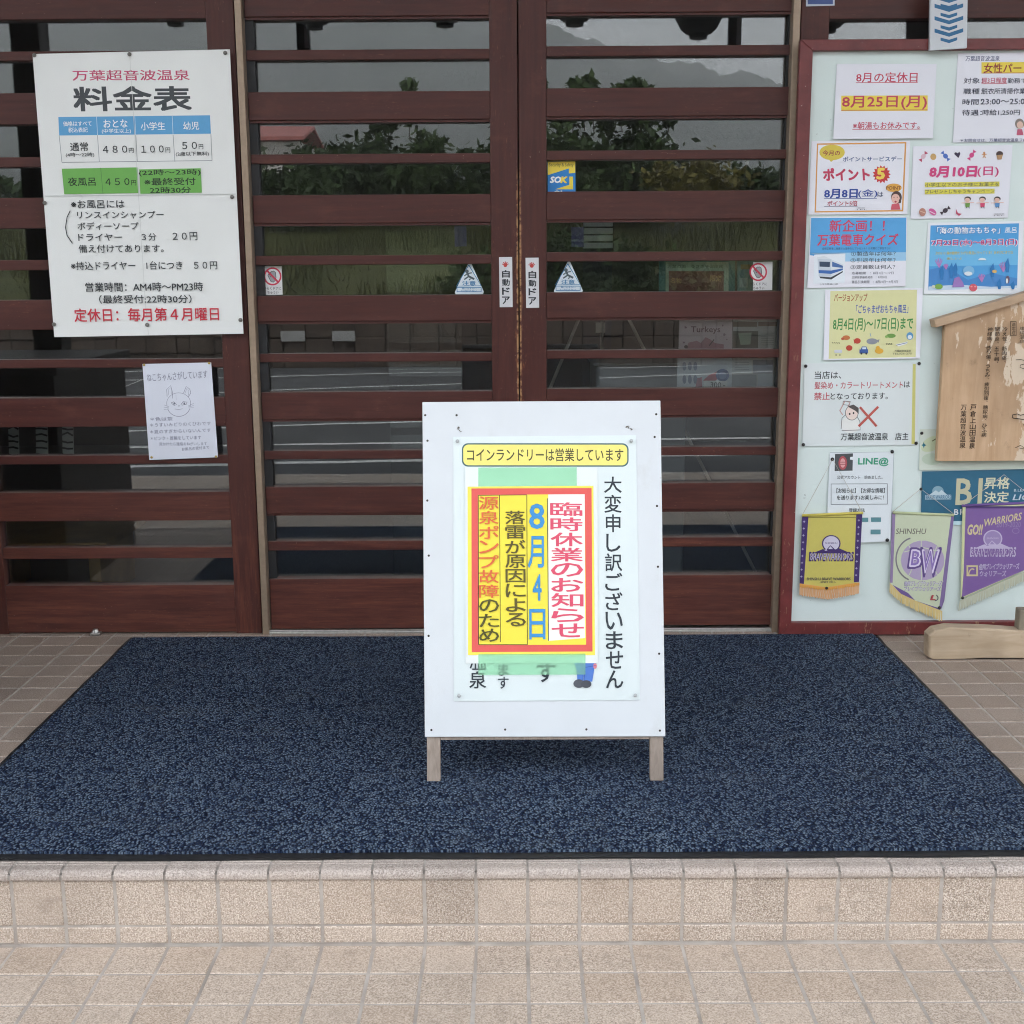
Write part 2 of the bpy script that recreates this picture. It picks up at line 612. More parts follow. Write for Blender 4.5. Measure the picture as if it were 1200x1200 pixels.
    def pins(s, pts, r=1.6, col='2a2622', part='pin', h=0.004):
        m = ink(col, 0.35)
        for u, v in pts:
            a, b = s.pl.loc(*s.px(u, v))
            a0, _ = s.pl.loc(*s.px(u + r * s.zo[2], v))
            rr = abs(a0 - a)
            mb = MB()
            mb.lathe([(0.0, h), (rr * .6, h * .9), (rr, h * .35), (rr, 0.0)], (0, 0, 0), 12)
            o = mb.build(part, m, smooth=True)
            o.parent = s.o
            o.location = (a - s.c[0], b - s.c[1], s.z)
    def done(s):
        for part, (vs, fs, mi, ms) in s.parts.items():
            part = part.rstrip('#')
            me = bpy.data.meshes.new(part)
            me.from_pydata(vs, [], fs)
            for m in ms:
                me.materials.append(m)
            for p, k in zip(me.polygons, mi):
                p.material_index = k
            me.update()
            o = bpy.data.objects.new(part, me)
            COL.objects.link(o)
            o.parent = s.o
        return s.o

# ------------------------------------------------------------------ facade: measures
XL0 = at_y(285, 20, 0).x       # left jamb / opening
XGAP = at_y(608, 300, 0).x
XR1 = at_y(922, 300, 0).x
WOOD_H = wood_paint('mahogany_paint_rails', (0.9, 14, 14))
WOOD_V = wood_paint('mahogany_paint_stiles', (14, 14, 0.9), gap=True)
WOOD_LOW = wood_paint('mahogany_paint_weathered', (0.9, 14, 14), (0.052, 0.014, 0.011), (0.13, 0.038, 0.026))
GLASS = glass_mat()
ALU_TAN = simple('bronze_anodised_aluminium', '9a8672', 0.42, 0.35, 60, 0.12)
ALU = simple('brushed_aluminium', 'b9b7b2', 0.35, 0.85, 90, 0.2)
RUBBER = simple('black_rubber', '17181b', 0.6, 0, 60, 0.3)
DARKGAP = simple('dark_backing', (0.012, 0.010, 0.010), 0.8, 0, 20, 0.3)

# ------------------------------------------------------------------ floor, step, ground
def tile_mat(name, a, b_, c_, grain=1.0, grout=False):
    m, t, b = mat(name)
    g = t.nodes.new('ShaderNodeNewGeometry')
    rnd = g.outputs['Random Per Island']
    p = pos(t)
    n1 = noise(t, p, 190, 3, 0.75)
    n2 = noise(t, p, 330, 2, 0.6)
    n3 = noise(t, p, 3.5, 5, 0.6)
    col = mixc(t, ramp(t, n1, [(0.42, 0.0), (0.56, 1.0)]), a, b_)
    col = mixc(t, ramp(t, n2, [(0.53, 0.0), (0.62, 0.9)]), col, c_)
    dk = tuple(x * 0.45 for x in a)
    col = mixc(t, ramp(t, n2, [(0.34, 0.9), (0.45, 0.0)]), col, dk)
    col = mixc(t, ramp(t, rnd, [(0.0, 0.0), (0.6, 0.34), (1.0, 0.0)]), col, tuple(x * 1.22 for x in b_))
    col = mixc(t, ramp(t, rnd, [(0.62, 0.0), (1.0, 0.26)]), col, (b_[0] * .97, b_[1] * .86, b_[2] * .75))
    col = mixc(t, ramp(t, rnd, [(0.0, 0.16), (0.14, 0.0)]), col, tuple(x * .66 for x in a))
    st = noise(t, pos(t, (1.3, 1.3, 2.2)), 9, 6, 0.7)
    col = mixc(t, ramp(t, st, [(0.56, 0.0), (0.72, 0.4)]), col, tuple(x * .6 for x in a))
    col = mixc(t, ramp(t, n3, [(0.45, 0.0), (0.75, 0.35)]), col, tuple(x * 0.72 for x in a))
    t.links.new(col, b.inputs['Base Color'])
    b.inputs['Roughness'].default_value = 0.62
    bump(t, b, n1, 0.35, 0.0012)
    return m

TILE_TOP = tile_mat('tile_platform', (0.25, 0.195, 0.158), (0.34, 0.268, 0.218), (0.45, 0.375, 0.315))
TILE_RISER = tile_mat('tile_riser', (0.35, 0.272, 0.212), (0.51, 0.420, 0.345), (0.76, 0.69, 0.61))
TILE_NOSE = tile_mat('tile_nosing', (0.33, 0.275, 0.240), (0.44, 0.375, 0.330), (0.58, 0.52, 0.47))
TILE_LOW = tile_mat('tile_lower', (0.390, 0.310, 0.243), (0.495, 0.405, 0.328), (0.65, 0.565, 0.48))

def grout_mat():
    m, t, b = mat('cement_grout')
    n = noise(t, pos(t), 14, 5, 0.6)
    n2 = noise(t, pos(t), 3.1, 4, 0.6)
    col = mixc(t, ramp(t, n, [(0.35, 0.0), (0.7, 1.0)]), (0.34, 0.30, 0.265), (0.52, 0.475, 0.43))
    col = mixc(t, ramp(t, n2, [(0.55, 0.0), (0.70, 0.45)]), col, (0.20, 0.18, 0.145))
    t.links.new(col, b.inputs['Base Color'])
    b.inputs['Roughness'].default_value = 0.9
    bump(t, b, noise(t, pos(t), 300, 3), 0.4, 0.001)
    return m
GROUT = grout_mat()

def tile(mb, c, ex, ey, n, w, h, rise, mi=0, jit=0.0005, rib=None):
    """one tile with a chamfered edge; c centre of its foot, w x h in the plane"""
    c = Vector(c); ex = Vector(ex); ey = Vector(ey); n = Vector(n)
    c = c + ex * random.uniform(-jit, jit) + ey * random.uniform(-jit, jit)
    r = rise + random.uniform(-0.0004, 0.0004)
    a = random.uniform(-0.004, 0.004)
    e1 = ex * math.cos(a) + ey * math.sin(a)
    e2 = ey * math.cos(a) - ex * math.sin(a)
    ch = 0.0022
    tx, ty = random.uniform(-0.004, 0.004), random.uniform(-0.004, 0.004)
    vs = []
    for (k, dz) in ((0, -0.004), (0, r - ch), (ch, r)):
        for sx, sy in ((-1, -1), (1, -1), (1, 1), (-1, 1)):
            px_, py_ = sx * (w / 2 - k), sy * (h / 2 - k)
            vs.append(c + e1 * px_ + e2 * py_ + n * (dz + (px_ * tx + py_ * ty if dz > 0 else 0)))
    fs = []
    for L0 in (0, 4):
        for k in range(4):
            j = (k + 1) % 4
            fs.append((L0 + k, L0 + j, L0 + 4 + j, L0 + 4 + k))
    fs.append((8, 9, 10, 11))
    mb.add(vs, fs, mi)

T = 0.1
PHX = 0.018
RISER_Y, LOWZ, NOSE_H = -1.618, -0.156, 0.020
XW = 3.6
G = MB().box(-XW, XW, RISER_Y + 0.0022, 0.30, LOWZ - 0.2, -0.0018)
G.box(-XW, XW, RISER_Y - 0.0035, -1.5375, -0.0185, -0.0075)
G.box(-XW, XW, RISER_Y + 0.0045, -1.5375, -0.0074, -0.0012)
tiles = MB()
nx = int(XW / T)
for i in range(-nx, nx):
    x = PHX + (i + 0.5) * T
    for k in range(-3, 15):
        y = -0.036 - (k + 0.5) * T
        if y < RISER_Y + 0.08:
            continue
        tile(tiles, (x, y, -0.004), (1, 0, 0), (0, 1, 0), (0, 0, 1), 0.0945, 0.0945, 0.004)
tiles_r = MB()
nose = MB()
for i in range(-nx, nx):
    x = PHX + (i + 0.5) * T
    # nosing piece: top with four ribs, rounded lip
    y0, y1 = RISER_Y - 0.006, -1.5385
    w = 0.0955
    prof = [(y1, -0.004), (y1, -0.0005)]
    yy = y1 - 0.006
    for r in range(5):
        prof += [(yy, 0.0), (yy - 0.0055, 0.0), (yy - 0.0070, -0.0020), (yy - 0.0085, -0.0020)]
        yy -= 0.0100
    prof += [(yy - 0.002, 0.0012)]
    for k in range(6):
        a = R(90 + 18 * k)
        prof.append((y0 + 0.013 + 0.013 * math.cos(a), -0.0125 + 0.013 * math.sin(a) + 0.0005))
    prof += [(y0, -NOSE_H + 0.004), (y0 + 0.002, -NOSE_H + 0.001), (y0 + 0.012, -NOSE_H + 0.001)]
    dz = random.uniform(-0.0006, 0.0006)
    vs = [(x - w / 2, a, b + dz) for a, b in prof] + [(x + w / 2, a, b + dz) for a, b in prof]
    n_ = len(prof)
    nose.add(vs, [(k, k + 1, n_ + k + 1, n_ + k) for k in range(n_ - 1)])
    tile(tiles_r, (x, RISER_Y + 0.004, -NOSE_H - 0.0485), (1, 0, 0), (0, 0, 1), (0, -1, 0), 0.0935, 0.093, 0.004)
    tile(tiles_r, (x, RISER_Y + 0.004, -NOSE_H - 0.097 - 0.0195), (1, 0, 0), (0, 0, 1), (0, -1, 0), 0.0935, 0.0345, 0.004)
step = G.build('entrance_step', GROUT, kind='structure')
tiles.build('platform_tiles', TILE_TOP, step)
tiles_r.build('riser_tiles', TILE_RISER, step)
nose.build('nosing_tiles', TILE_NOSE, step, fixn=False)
LOW_END = -4.05
lowt = MB()
for i in range(-nx, nx):
    for k in range(0, 25):
        y = RISER_Y - 0.004 - (k + 0.5) * T
        if y - T / 2 < LOW_END:
            continue
        x = PHX + (i + 0.5) * T
        tile(lowt, (x, y, LOWZ - 0.004), (1, 0, 0), (0, 1, 0), (0, 0, 1), 0.0945, 0.0957, 0.004)
low = MB().box(-XW, XW, LOW_END, RISER_Y + 0.003, LOWZ - 0.2, LOWZ - 0.0018).build('lower_floor', GROUT, kind='structure')
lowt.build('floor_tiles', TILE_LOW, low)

def asphalt():
    m, t, b = mat('asphalt')
    n = noise(t, pos(t), 0.35, 6, 0.6)
    n2 = noise(t, pos(t), 40, 3)
    col = mixc(t, ramp(t, n, [(0.3, 0.0), (0.7, 1.0)]), (0.055, 0.057, 0.060), (0.090, 0.093, 0.096))
    col = mixc(t, ramp(t, n2, [(0.45, 0.0), (0.7, 0.5)]), col, (0.10, 0.10, 0.10))
    t.links.new(col, b.inputs['Base Color'])
    b.inputs['Roughness'].default_value = 0.85
    return m
GZ = -0.175
MB().add([(-3000, 30, GZ), (3000, 30, GZ), (3000, -4000, GZ), (-3000, -4000, GZ)], [(0, 1, 2, 3)]).build('parking_lot', asphalt(), kind='structure')

# white bay lines seen mirrored in the panes
WHITE_LINE = simple('road_marking_paint', (0.75, 0.75, 0.73), 0.7, 0, 6, 0.2)
mk = MB()
for (u0, v0, u1, v1, w) in ((120, 437, 540, 424, .09), (120, 447, 540, 436, .09), (120, 466, 540, 450, .09),
                            (125, 507, 540, 494, .08), (125, 526, 540, 520, .08), (125, 549, 540, 541, .10)):
    a, b_ = behind_z(u0, v0, GZ), behind_z(u1, v1, GZ)
    d = (b_ - a).normalized()
    a2, b2 = a - d * 1.5, b_ + d * 5.0
    n_ = Vector((-d.y, d.x, 0)) * w / 2
    up_ = Vector((0, 0, .004))
    mk.add([a2 - n_ + up_, b2 - n_ + up_, b2 + n_ + up_, a2 + n_ + up_], [(0, 1, 2, 3)])
a, b_ = behind_z(120, 464, GZ), behind_z(172, 443, GZ)
mk.add([a + Vector((0, -.16, .005)), b_ + Vector((0, -.16, .005)), b_ + Vector((0, .16, .005)), a + Vector((0, .16, .005))], [(0, 1, 2, 3)])
mk.build('parking_lines', WHITE_LINE, kind='structure')

# ------------------------------------------------------------------ building shell
PLASTER = simple('grey_beige_plaster', (0.42, 0.39, 0.35), 0.9, 0, 3, 0.15, 0.3, bscale=80)
SOFFIT = simple('dark_soffit_boards', (0.17, 0.12, 0.085), 0.7, 0, 4, 0.25)
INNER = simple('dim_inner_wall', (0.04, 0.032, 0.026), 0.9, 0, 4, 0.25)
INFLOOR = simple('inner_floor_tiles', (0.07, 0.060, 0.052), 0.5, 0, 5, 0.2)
bld = empty('bathhouse_building', (0, 0.1, 0), 'brown timber fronted bathhouse with deep eave over a tiled entrance step', 'building')
w_ = MB()
w_.box(-7, 7, 0.08, 0.22, 2.16, 5.1)
w_.box(-7, -2.75, 0.08, 0.22, LOWZ - .3, 2.16)
w_.box(3.1, 7, 0.08, 0.22, LOWZ - .3, 2.16)
w_.build('wall', PLASTER, bld)
lin_ = MB().box(-2.75, 3.1, 0.02, 0.16, 2.03, 2.158, bev=.004)
lin_.build('lintel', WOOD_H, bld)
ro = MB().box(-7.3, 7.3, -1.95, 0.078, 3.30, 3.42)
for k in range(-12, 13):
    ro.box(k * .58 - .035, k * .58 + .035, -1.9, 0.05, 3.22, 3.298)
ro.build('eave', SOFFIT, bld)
rf = MB()
rf.add([(-7.4, -2.05, 3.425), (7.4, -2.05, 3.425), (7.4, .075, 4.15), (-7.4, .075, 4.15), (-7.4, -2.05, 3.50), (7.4, -2.05, 3.50), (7.4, .075, 4.23), (-7.4, .075, 4.23)],
       [(0, 1, 2, 3), (4, 5, 6, 7), (0, 1, 5, 4), (3, 2, 6, 7), (0, 3, 7, 4), (1, 2, 6, 5)])
rf.build('roof', simple('grey_roof_tile', (0.12, 0.125, 0.13), 0.6, 0, 5, .2), bld)
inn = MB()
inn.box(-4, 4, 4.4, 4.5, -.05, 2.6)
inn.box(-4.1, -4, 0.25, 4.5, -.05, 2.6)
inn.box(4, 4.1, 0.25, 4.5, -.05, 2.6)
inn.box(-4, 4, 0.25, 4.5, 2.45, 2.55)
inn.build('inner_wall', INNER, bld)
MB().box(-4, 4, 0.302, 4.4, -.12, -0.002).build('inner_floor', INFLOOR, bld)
bx = MB()
bx.add([(-7, 9, -1), (7, 9, -1), (7, 9, 6.2), (-7, 9, 6.2), (-7, .22, 5.1), (7, .22, 5.1)], [(0, 1, 2, 3), (3, 2, 5, 4)])
bx.build('upper_storey', PLASTER, bld)

# ------------------------------------------------------------------ sliding doors and lattice windows
def zs(u, vals, Y):
    return [at_y(u, v, Y).z for v in vals]

# rails of the left door, pixel rows at u = 440 (top, bottom)
ROWS = [(-12, 20.5), (57.5, 69.5), (107, 142), (180, 191), (228, 263), (299, 310), (346, 378), (414, 424), (459, 492.5), (528, 538), (570, 603), (634, 645), (678, 736.5)]
def rail_z(u, rows, Y):
    return [(at_y(u, b, Y).z, at_y(u, a, Y).z) for a, b in rows]
RZ = rail_z(440, ROWS, 0.0)

def door(label, x0, x1, stile_left, dz):
    root = empty('sliding_door', ((x0 + x1) / 2, 0, 0.012), label, 'door', 'pair of automatic lattice doors')
    st = 0.082
    s0, s1 = (x0, x0 + st) if stile_left else (x1 - st, x1)
    MB().box(s0, s1, 0.002, 0.046, 0.014, 2.03, bev=.0025).build('stile', WOOD_V, root)
    # dark strip between jamb and glass
    if stile_left:
        MB().box(x1 - 0.016, x1 + 0.02, 0.012, 0.029, 0.014, 2.03).build('dark_edge_strip', RUBBER, root)
        a, b = x0 + st, x1 - 0.004
    else:
        MB().box(x0 - 0.02, x0 + 0.026, 0.012, 0.029, 0.014, 2.03).build('dark_edge_strip', RUBBER, root)
        a, b = x0 + 0.004, x1 - st
    for i, (z0, z1) in enumerate(RZ):
        m = MB()
        big = i % 2 == 0
        e = 0.0 if big else 0.004
        m.box(a, b, 0.0 + e, 0.045 - e, z0 + dz + (0.004 if big and i < 12 else 0), z1 + dz, bev=.0018)
        if big and i < 12:                # small lip under each wide board
            m.box(a + .001, b - .001, 0.006, 0.040, z0 + dz - 0.003, z0 + dz + 0.0038)
        m.build('rail', WOOD_H if i < 12 else WOOD_LOW, root)
    MB().box(a - .004, b + .004, 0.0295, 0.0355, RZ[-1][1] - .01, 2.02).build('glass_pane', GLASS, root)
    return root
door('left sliding lattice door of dark red rails, next to the price board', XL0 - 0.0, XGAP - 0.0018, False, 0)
door('right sliding lattice door with a blue and yellow security sticker on its glass', XGAP + 0.0018, XR1, True, 0.0055)

# jambs: bronze aluminium posts either side of the doors
for (ua, ub, va, lab) in ((274.5, 282.5, 10, 'thin bronze metal post between price board window and left sliding door'), (930, 938.5, 10, 'thin bronze metal post between right sliding door and red framed notice board')):
    xa, xb = at_y(ua, va, -0.03).x, at_y(ub, va, -0.03).x
    j = MB().box(xa, xb, -0.030, 0.06, 0.0, 2.10, bev=.002)
    o = j.build('door_jamb', ALU_TAN, origin=((xa + xb) / 2, 0, 0))
    tag(o, lab, 'door jamb', 'bronze posts beside the doors')
    g_ = MB()
sl = MB()
sl.box(XL0 - .005, XR1 + .003, -0.022, 0.07, -0.002, 0.006, bev=.0015)
sl.box(XL0 - .005, XR1 + .003, -0.020, -0.012, 0.006, 0.0115, bev=.001)
sl.box(XL0 - .005, XR1 + .003, 0.048, 0.056, 0.006, 0.0115, bev=.001)
o = sl.build('door_track', ALU, label='bright aluminium floor track under the two sliding doors', cat='door track')

WROWS = [(-12, 22), (59, 70), (108, 145), (183, 195), (231, 267), (304, 316), (351, 386), (421, 431), (466, 500), (534, 544), (577, 610.5), (642, 655), (686, 741)]
def lattice_window(label, x0, x1, stL, stR, u_meas, Y=-0.012):
    root = empty('lattice_window', ((x0 + x1) / 2, Y, 0), label, 'window', 'lattice windows beside the doors')
    rz = rail_z(u_meas, WROWS, Y)
    MB().box(x0, x0 + stL, Y, Y + .05, 0.0, 2.03, bev=.0025).build('stile', WOOD_V, root)
    MB().box(x1 - stR, x1, Y, Y + .05, 0.0, 2.03, bev=.0025).build('stile', WOOD_V, root)
    a, b = x0 + stL, x1 - stR
    for i, (z0, z1) in enumerate(rz):
        m = MB()
        e = 0.0015 if i % 2 == 0 else 0.006
        m.box(a, b, Y + e, Y + 0.048 - e, max(0.004, z0), z1, bev=.0018)
        m.build('rail', WOOD_H if i < 10 else WOOD_LOW, root)
    MB().box(a - .004, b + .004, Y + .030, Y + .036, rz[-1][1] - .01, 2.02).build('glass_pane', GLASS, root)
    return root
xw1 = at_y(273.5, 5, -0.012).x
xs1 = at_y(242, 40, -0.012).x
x_l = at_y(5, 680, -0.012).x
wl = lattice_window('wide lattice window with dark red rails behind the white price board', x_l - .08, xw1, .08, xw1 - xs1, 150)
lattice_window('lattice window left of the price board, cut by the photo edge', x_l - .08 - 1.0, x_l - .083, .08, .08, 150)
xw2, xw3 = at_y(938.5, 10, -0.012).x, at_y(971, 30, -0.012).x
lattice_window('lattice window mostly covered by the red framed notice board', xw2 + .002, 3.0, xw3 - xw2, .08, 1000)
# silver door guide on the window's bottom rail
p = at_y(110, 739, -0.04)
gd = MB().box(p.x - .016, p.x + .016, -.036, -.014, 0.001, .010, bev=.002)
gd.lathe([(0.0, .022), (.008, .02), (.010, .012), (.012, .009)], (p.x, -.025, 0), 14)
gd.build('door_guide', ALU, label='small silver floor guide at the foot of the left lattice window', cat='door guide', origin=(p.x, -.02, 0))

# ------------------------------------------------------------------ door mat
def mat_pile():
    m, t, b = mat('loop_pile')
    p = pos(t)
    wob = nd(t, 'TexNoise', Scale=38, Detail=2)
    t.links.new(p, wob.inputs['Vector'])
    va = nd(t, 'VectorMath', operation='MULTIPLY_ADD')
    t.links.new(wob.outputs['Color'], va.inputs[0])
    va.inputs[1].default_value = (0.012, 0.012, 0)
    t.links.new(p, va.inputs[2])
    mp_ = nd(t, 'Mapping')
    mp_.inputs['Rotation'].default_value = (0, 0, R(-30))
    mp_.inputs['Scale'].default_value = (1.0, 0.62, 1)
    t.links.new(va.outputs[0], mp_.inputs['Vector'])
    vo = nd(t, 'TexVoronoi', Scale=190, Randomness=0.9)
    vo.voronoi_dimensions = '2D'
    t.links.new(mp_.outputs['Vector'], vo.inputs['Vector'])
    sc_ = t.nodes.new('ShaderNodeSeparateColor')
    t.links.new(vo.outputs['Color'], sc_.inputs[0])
    loop = ramp(t, vo.outputs['Distance'], [(0.26, 1.0), (0.66, 0.0)])
    tone = ramp(t, sc_.outputs['Red'], [(0.0, (0.010, 0.020, 0.054)), (0.20, (0.026, 0.048, 0.104)), (0.42, (0.090, 0.138, 0.218)), (1.0, (0.215, 0.285, 0.375))])
    col = mixc(t, loop, (0.005, 0.010, 0.028), tone)
    fib = noise(t, p, 420, 2, 0.6)
    col = mixc(t, ramp(t, fib, [(0.38, 0.45), (0.6, 0.0)]), col, (0.006, 0.010, 0.026))
    n3 = noise(t, p, 2.0, 4)
    col = mixc(t, ramp(t, n3, [(0.35, 0.0), (0.75, 0.28)]), col, (0.012, 0.020, 0.050))
    n4 = noise(t, pos(t, (1, 1.6, 1)), 5.5, 5, .65)
    col = mixc(t, ramp(t, n4, [(0.54, 0.0), (0.74, 0.22)]), col, (0.10, 0.11, 0.115))
    t.links.new(col, b.inputs['Base Color'])
    b.inputs['Roughness'].default_value = 0.95
    b.inputs['Specular IOR Level'].default_value = 0.12
    hgt = mth(t, 'ADD', loop, mth(t, 'MULTIPLY', fib, 0.3))
    bump(t, b, hgt, 0.8, 0.006)
    return m
bl, br = at_z(153, 746, 0.008), at_z(1026, 741.5, 0.008)
fl_y = at_z(600, 1003, 0.008).y
mx0, mx1 = bl.x, br.x
my1 = (bl.y + br.y) / 2
mroot = empty('door_mat', ((mx0 + mx1) / 2, (my1 + fl_y) / 2, 0), 'large dark navy speckled loop pile mat with black rubber rim in front of the doors', 'door mat')
from mathutils import noise as MN
def wavy(x0, x1, y0, y1, amp, ph):
    pts = []
    n_ = 60
    f_ = lambda q: amp * (MN.noise(Vector((q * 3.1, ph, 0))) + .5 * MN.noise(Vector((q * 9.0, ph, 5))))
    pts += [(x0 + (x1 - x0) * k / n_, y0 + f_(k / n_ * 2)) for k in range(n_)]
    pts += [(x1 + f_(k / n_ * 2 + 7), y0 + (y1 - y0) * k / n_) for k in range(n_)]
    pts += [(x1 - (x1 - x0) * k / n_, y1 + f_(k / n_ * 2 + 13)) for k in range(n_)]
    pts += [(x0 + f_(k / n_ * 2 + 21), y1 - (y1 - y0) * k / n_) for k in range(n_)]
    return pts
bw = 0.022
rim = MB().prism(wavy(mx0, mx1, fl_y, my1, .005, 1.0), .0032, lambda a, b, c: Vector((a, b, .0014 + c)))
rim.build('rubber_rim', RUBBER, mroot)
pl_ = MB().prism(wavy(mx0 + .013, mx1 - .013, fl_y + bw, my1 - .013, .005, 1.0), .0046, lambda a, b, c: Vector((a, b, .0047 + c)))
pl_.build('pile', mat_pile(), mroot)

# ------------------------------------------------------------------ A-frame sign on the mat
MATZ = 0.0094
A_G0 = at_z(506, 916, MATZ)          # left foot, front
foot_y = A_G0.y
LEAN = R(12.0)
Apl = Plane((0.0, foot_y, MATZ), (1, -0.004, 0), (0, math.sin(LEAN), math.cos(LEAN)))
WHITE_PLY = None
def painted_ply():
    m, t, b = mat('white_painted_plywood')
    n = noise(t, pos(t), 6, 5)
    col = mixc(t, ramp(t, n, [(0.4, 0.0), (0.75, 0.6)]), (0.655, 0.69, 0.715), (0.60, 0.63, 0.655))
    gm = noise(t, pos(t, (1, 1, .6)), 11, 6, .7)
    col = mixc(t, ramp(t, gm, [(0.58, 0.0), (0.80, 0.45)]), col, (0.50, 0.50, 0.48))
    sp = noise(t, pos(t), 38, 5, 0.75)
    col = mixc(t, ramp(t, sp, [(0.715, 0.0), (0.745, 0.65)]), col, (0.22, 0.20, 0.17))
    t.links.new(col, b.inputs['Base Color'])
    b.inputs['Roughness'].default_value = 0.42
    bump(t, b, noise(t, pos(t), 18, 3), 0.08, 0.004)
    return m
WHITE_PLY = painted_ply()
BARE = bare_wood('weathered_bare_pine', (0.27, 0.215, 0.175), (0.42, 0.345, 0.285), False, (30, 30, 1.6))
ply_q = [Apl.loc(u, v) for u, v in ((495.5, 471.5), (774, 469.5), (779.5, 862.5), (498, 863.5))]
aroot = empty('a_frame_sign', Apl.world(0, 0, 0), 'white painted wooden A-frame sign with yellow and red closure notice standing on the navy mat', 'sandwich board')
mb = MB()
mb.prism(ply_q, 0.006, lambda a, b, c: Apl.world(a, b, c))
ob = mb.build('front_panel', WHITE_PLY, aroot)
bv = ob.modifiers.new('b', 'BEVEL'); bv.width = .0015; bv.segments = 2
bot = ply_q[3][1]
top = ply_q[0][1]
axl, axr = ply_q[3][0] + .004, ply_q[2][0] - .004
ty_ = Apl.world(0, top, 0)
hinge_y = ty_.y + 0.022
def leg(a0, a1, rear):
    m = MB()
    z_h = ty_.z - .012
    pts = [(a0, 0), (a1, 0), (a1, top - .012), (a0, top - .012)]
    def fn(a, b, c):
        p_ = Apl.world(a, b, -c - .0006)
        if rear:
            p_.y = 2 * hinge_y - p_.y
        return p_
    m.prism(pts, 0.021, fn)
    return m
for (a0, a1) in ((axl, axl + .030), (axr - .030, axr)):
    for rear in (False, True):
        o = leg(a0, a1, rear).build('leg', BARE, aroot)
        bv = o.modifiers.new('b', 'BEVEL'); bv.width = .0015; bv.segments = 2
def strip(b0, b1, rear, a0=None, a1=None):
    m = MB()
    a0 = axl + .031 if a0 is None else a0
    a1 = axr - .031 if a1 is None else a1
    def fn(a, b, c):
        p_ = Apl.world(a, b, -c - .0006)
        if rear:
            p_.y = 2 * hinge_y - p_.y
        return p_
    m.prism([(a0, b0), (a1, b0), (a1, b1), (a0, b1)], 0.019, fn)
    return m
for rear in (False, True):
    strip(bot - .007, bot + .022, rear).build('cross_rail', BARE, aroot)
    strip(top - .045, top - .014, rear).build('cross_rail', BARE, aroot)
m = MB()
def fn(a, b, c):
    p_ = Apl.world(a, min(b, top - .03), c); p_.y = 2 * hinge_y - p_.y; return p_
m.prism(ply_q, 0.006, fn)
m.build('rear_panel', WHITE_PLY, aroot)
# nail heads on the front panel
Apl_f = Plane(Apl.world(0, 0, 0.006), Apl.ex, Apl.ey)
nail = MB()
nm = simple('rusty_nail', (0.05, 0.045, 0.04), 0.5, 0.6, 90, .3)
for (x, y) in ((70, 100), (208, 100), (1085, 95), (80, 212), (1078, 195), (79, 475), (1088, 498), (85, 717), (1092, 765), (84, 1070), (1097, 1147)):
    a, b = Apl_f.loc(480 + x / 3.75, 460 + y / 3.75)
    c = Apl_f.world(a, b, 0)
    nail.add([c + (Apl.ex * math.cos(w) + Apl.ey * math.sin(w)) * .0026 + Apl.n * .0006 for w in [k * math.pi / 5 for k in range(10)]], [tuple(range(10))])
for (x, y) in ((84, 94), (1097, 172), (96, 508), (420, 506), (777, 505), (1100, 510)):
    a, b = Apl_f.loc(480 + x / 3.75, 720 + y / 3.75)
    c = Apl_f.world(a, b, 0)
    nail.add([c + (Apl.ex * math.cos(w) + Apl.ey * math.sin(w)) * .0026 + Apl.n * .0006 for w in [k * math.pi / 5 for k in range(10)]], [tuple(range(10))])
nail.build('nail_heads', nm, aroot)
SCUFF = ink('6b6660', .6)
sc = MB()
for (x, y) in ((215, 160), (963, 153)):
    for k in range(7):
        a, b = Apl_f.loc(480 + (x + random.uniform(-14, 14)) / 3.75, 460 + (y + random.uniform(-10, 12)) / 3.75)
        r = random.uniform(.0006, .0022)
        sc.add([Apl_f.world(a + r * math.cos(w) * random.uniform(.5, 1.6), b + r * math.sin(w), .0006) for w in [q * math.pi / 4 for q in range(8)]], [tuple(range(8))])
    a, b = Apl_f.loc(480 + x / 3.75, 460 + y / 3.75)
    for k in range(4):
        w0 = k * 1.57 + .5
        d = Vector((math.cos(w0), math.sin(w0))) * .005
        sc.add([Apl_f.world(a - d.y * .12, b + d.x * .12, .0007), Apl_f.world(a + d.x, b + d.y, .0007), Apl_f.world(a + d.y * .12, b - d.x * .12, .0007)], [(0, 1, 2)])
sc.build('screw_marks', SCUFF, aroot)

# the laminated panel on its face
PANEL = paper('d9e3e3', 0.30, 0.05)
S = Sheet('notice_panel', None, None, [(531.5, 512), (745.5, 510), (750, 820), (532, 821.5)], Apl_f, PANEL, .0022, parent=aroot)
S.zoom(480, 460, 3.75)
# yellow banner with rounded corners
def rrect(S_, u0, v0, u1, v1, r, col, part):
    pts = []
    for cu, cv, a0 in ((u1 - r, v0 + r, -90), (u1 - r, v1 - r, 0), (u0 + r, v1 - r, 90), (u0 + r, v0 + r, 180)):
        pts += [(cu + r * math.cos(R(a0 + 15 * k)), cv + r * math.sin(R(a0 + 15 * k))) for k in range(7)]
    S_.poly(pts, col, part)
rrect(S, 231, 223, 963, 326, 27, '3d6368', 'banner')
rrect(S, 237, 229, 957, 320, 23, 'efe07a', 'banner')
S.text('コインランドリーは営業しています', 254, 246, 940, 302, '47432a', .012)
S.ell(776, 371, 5, 5, '9a3b34', 'banner')
S.text('大', 856, 370, 932, 440, '2b333b', .012)
S.vtext('変申し訳ございません', 894, 902, 446, 1302, 74, col='2b333b', bold=.012)
S.zoom(480, 720, 3.75)
S.text('泉', 264, 250, 336, 324, '2b333b', .012)
S.line([(268, 236), (276, 214)], 7, '2b333b', 'lettering'); S.line([(290, 214), (290, 238)], 6, '2b333b', 'lettering')
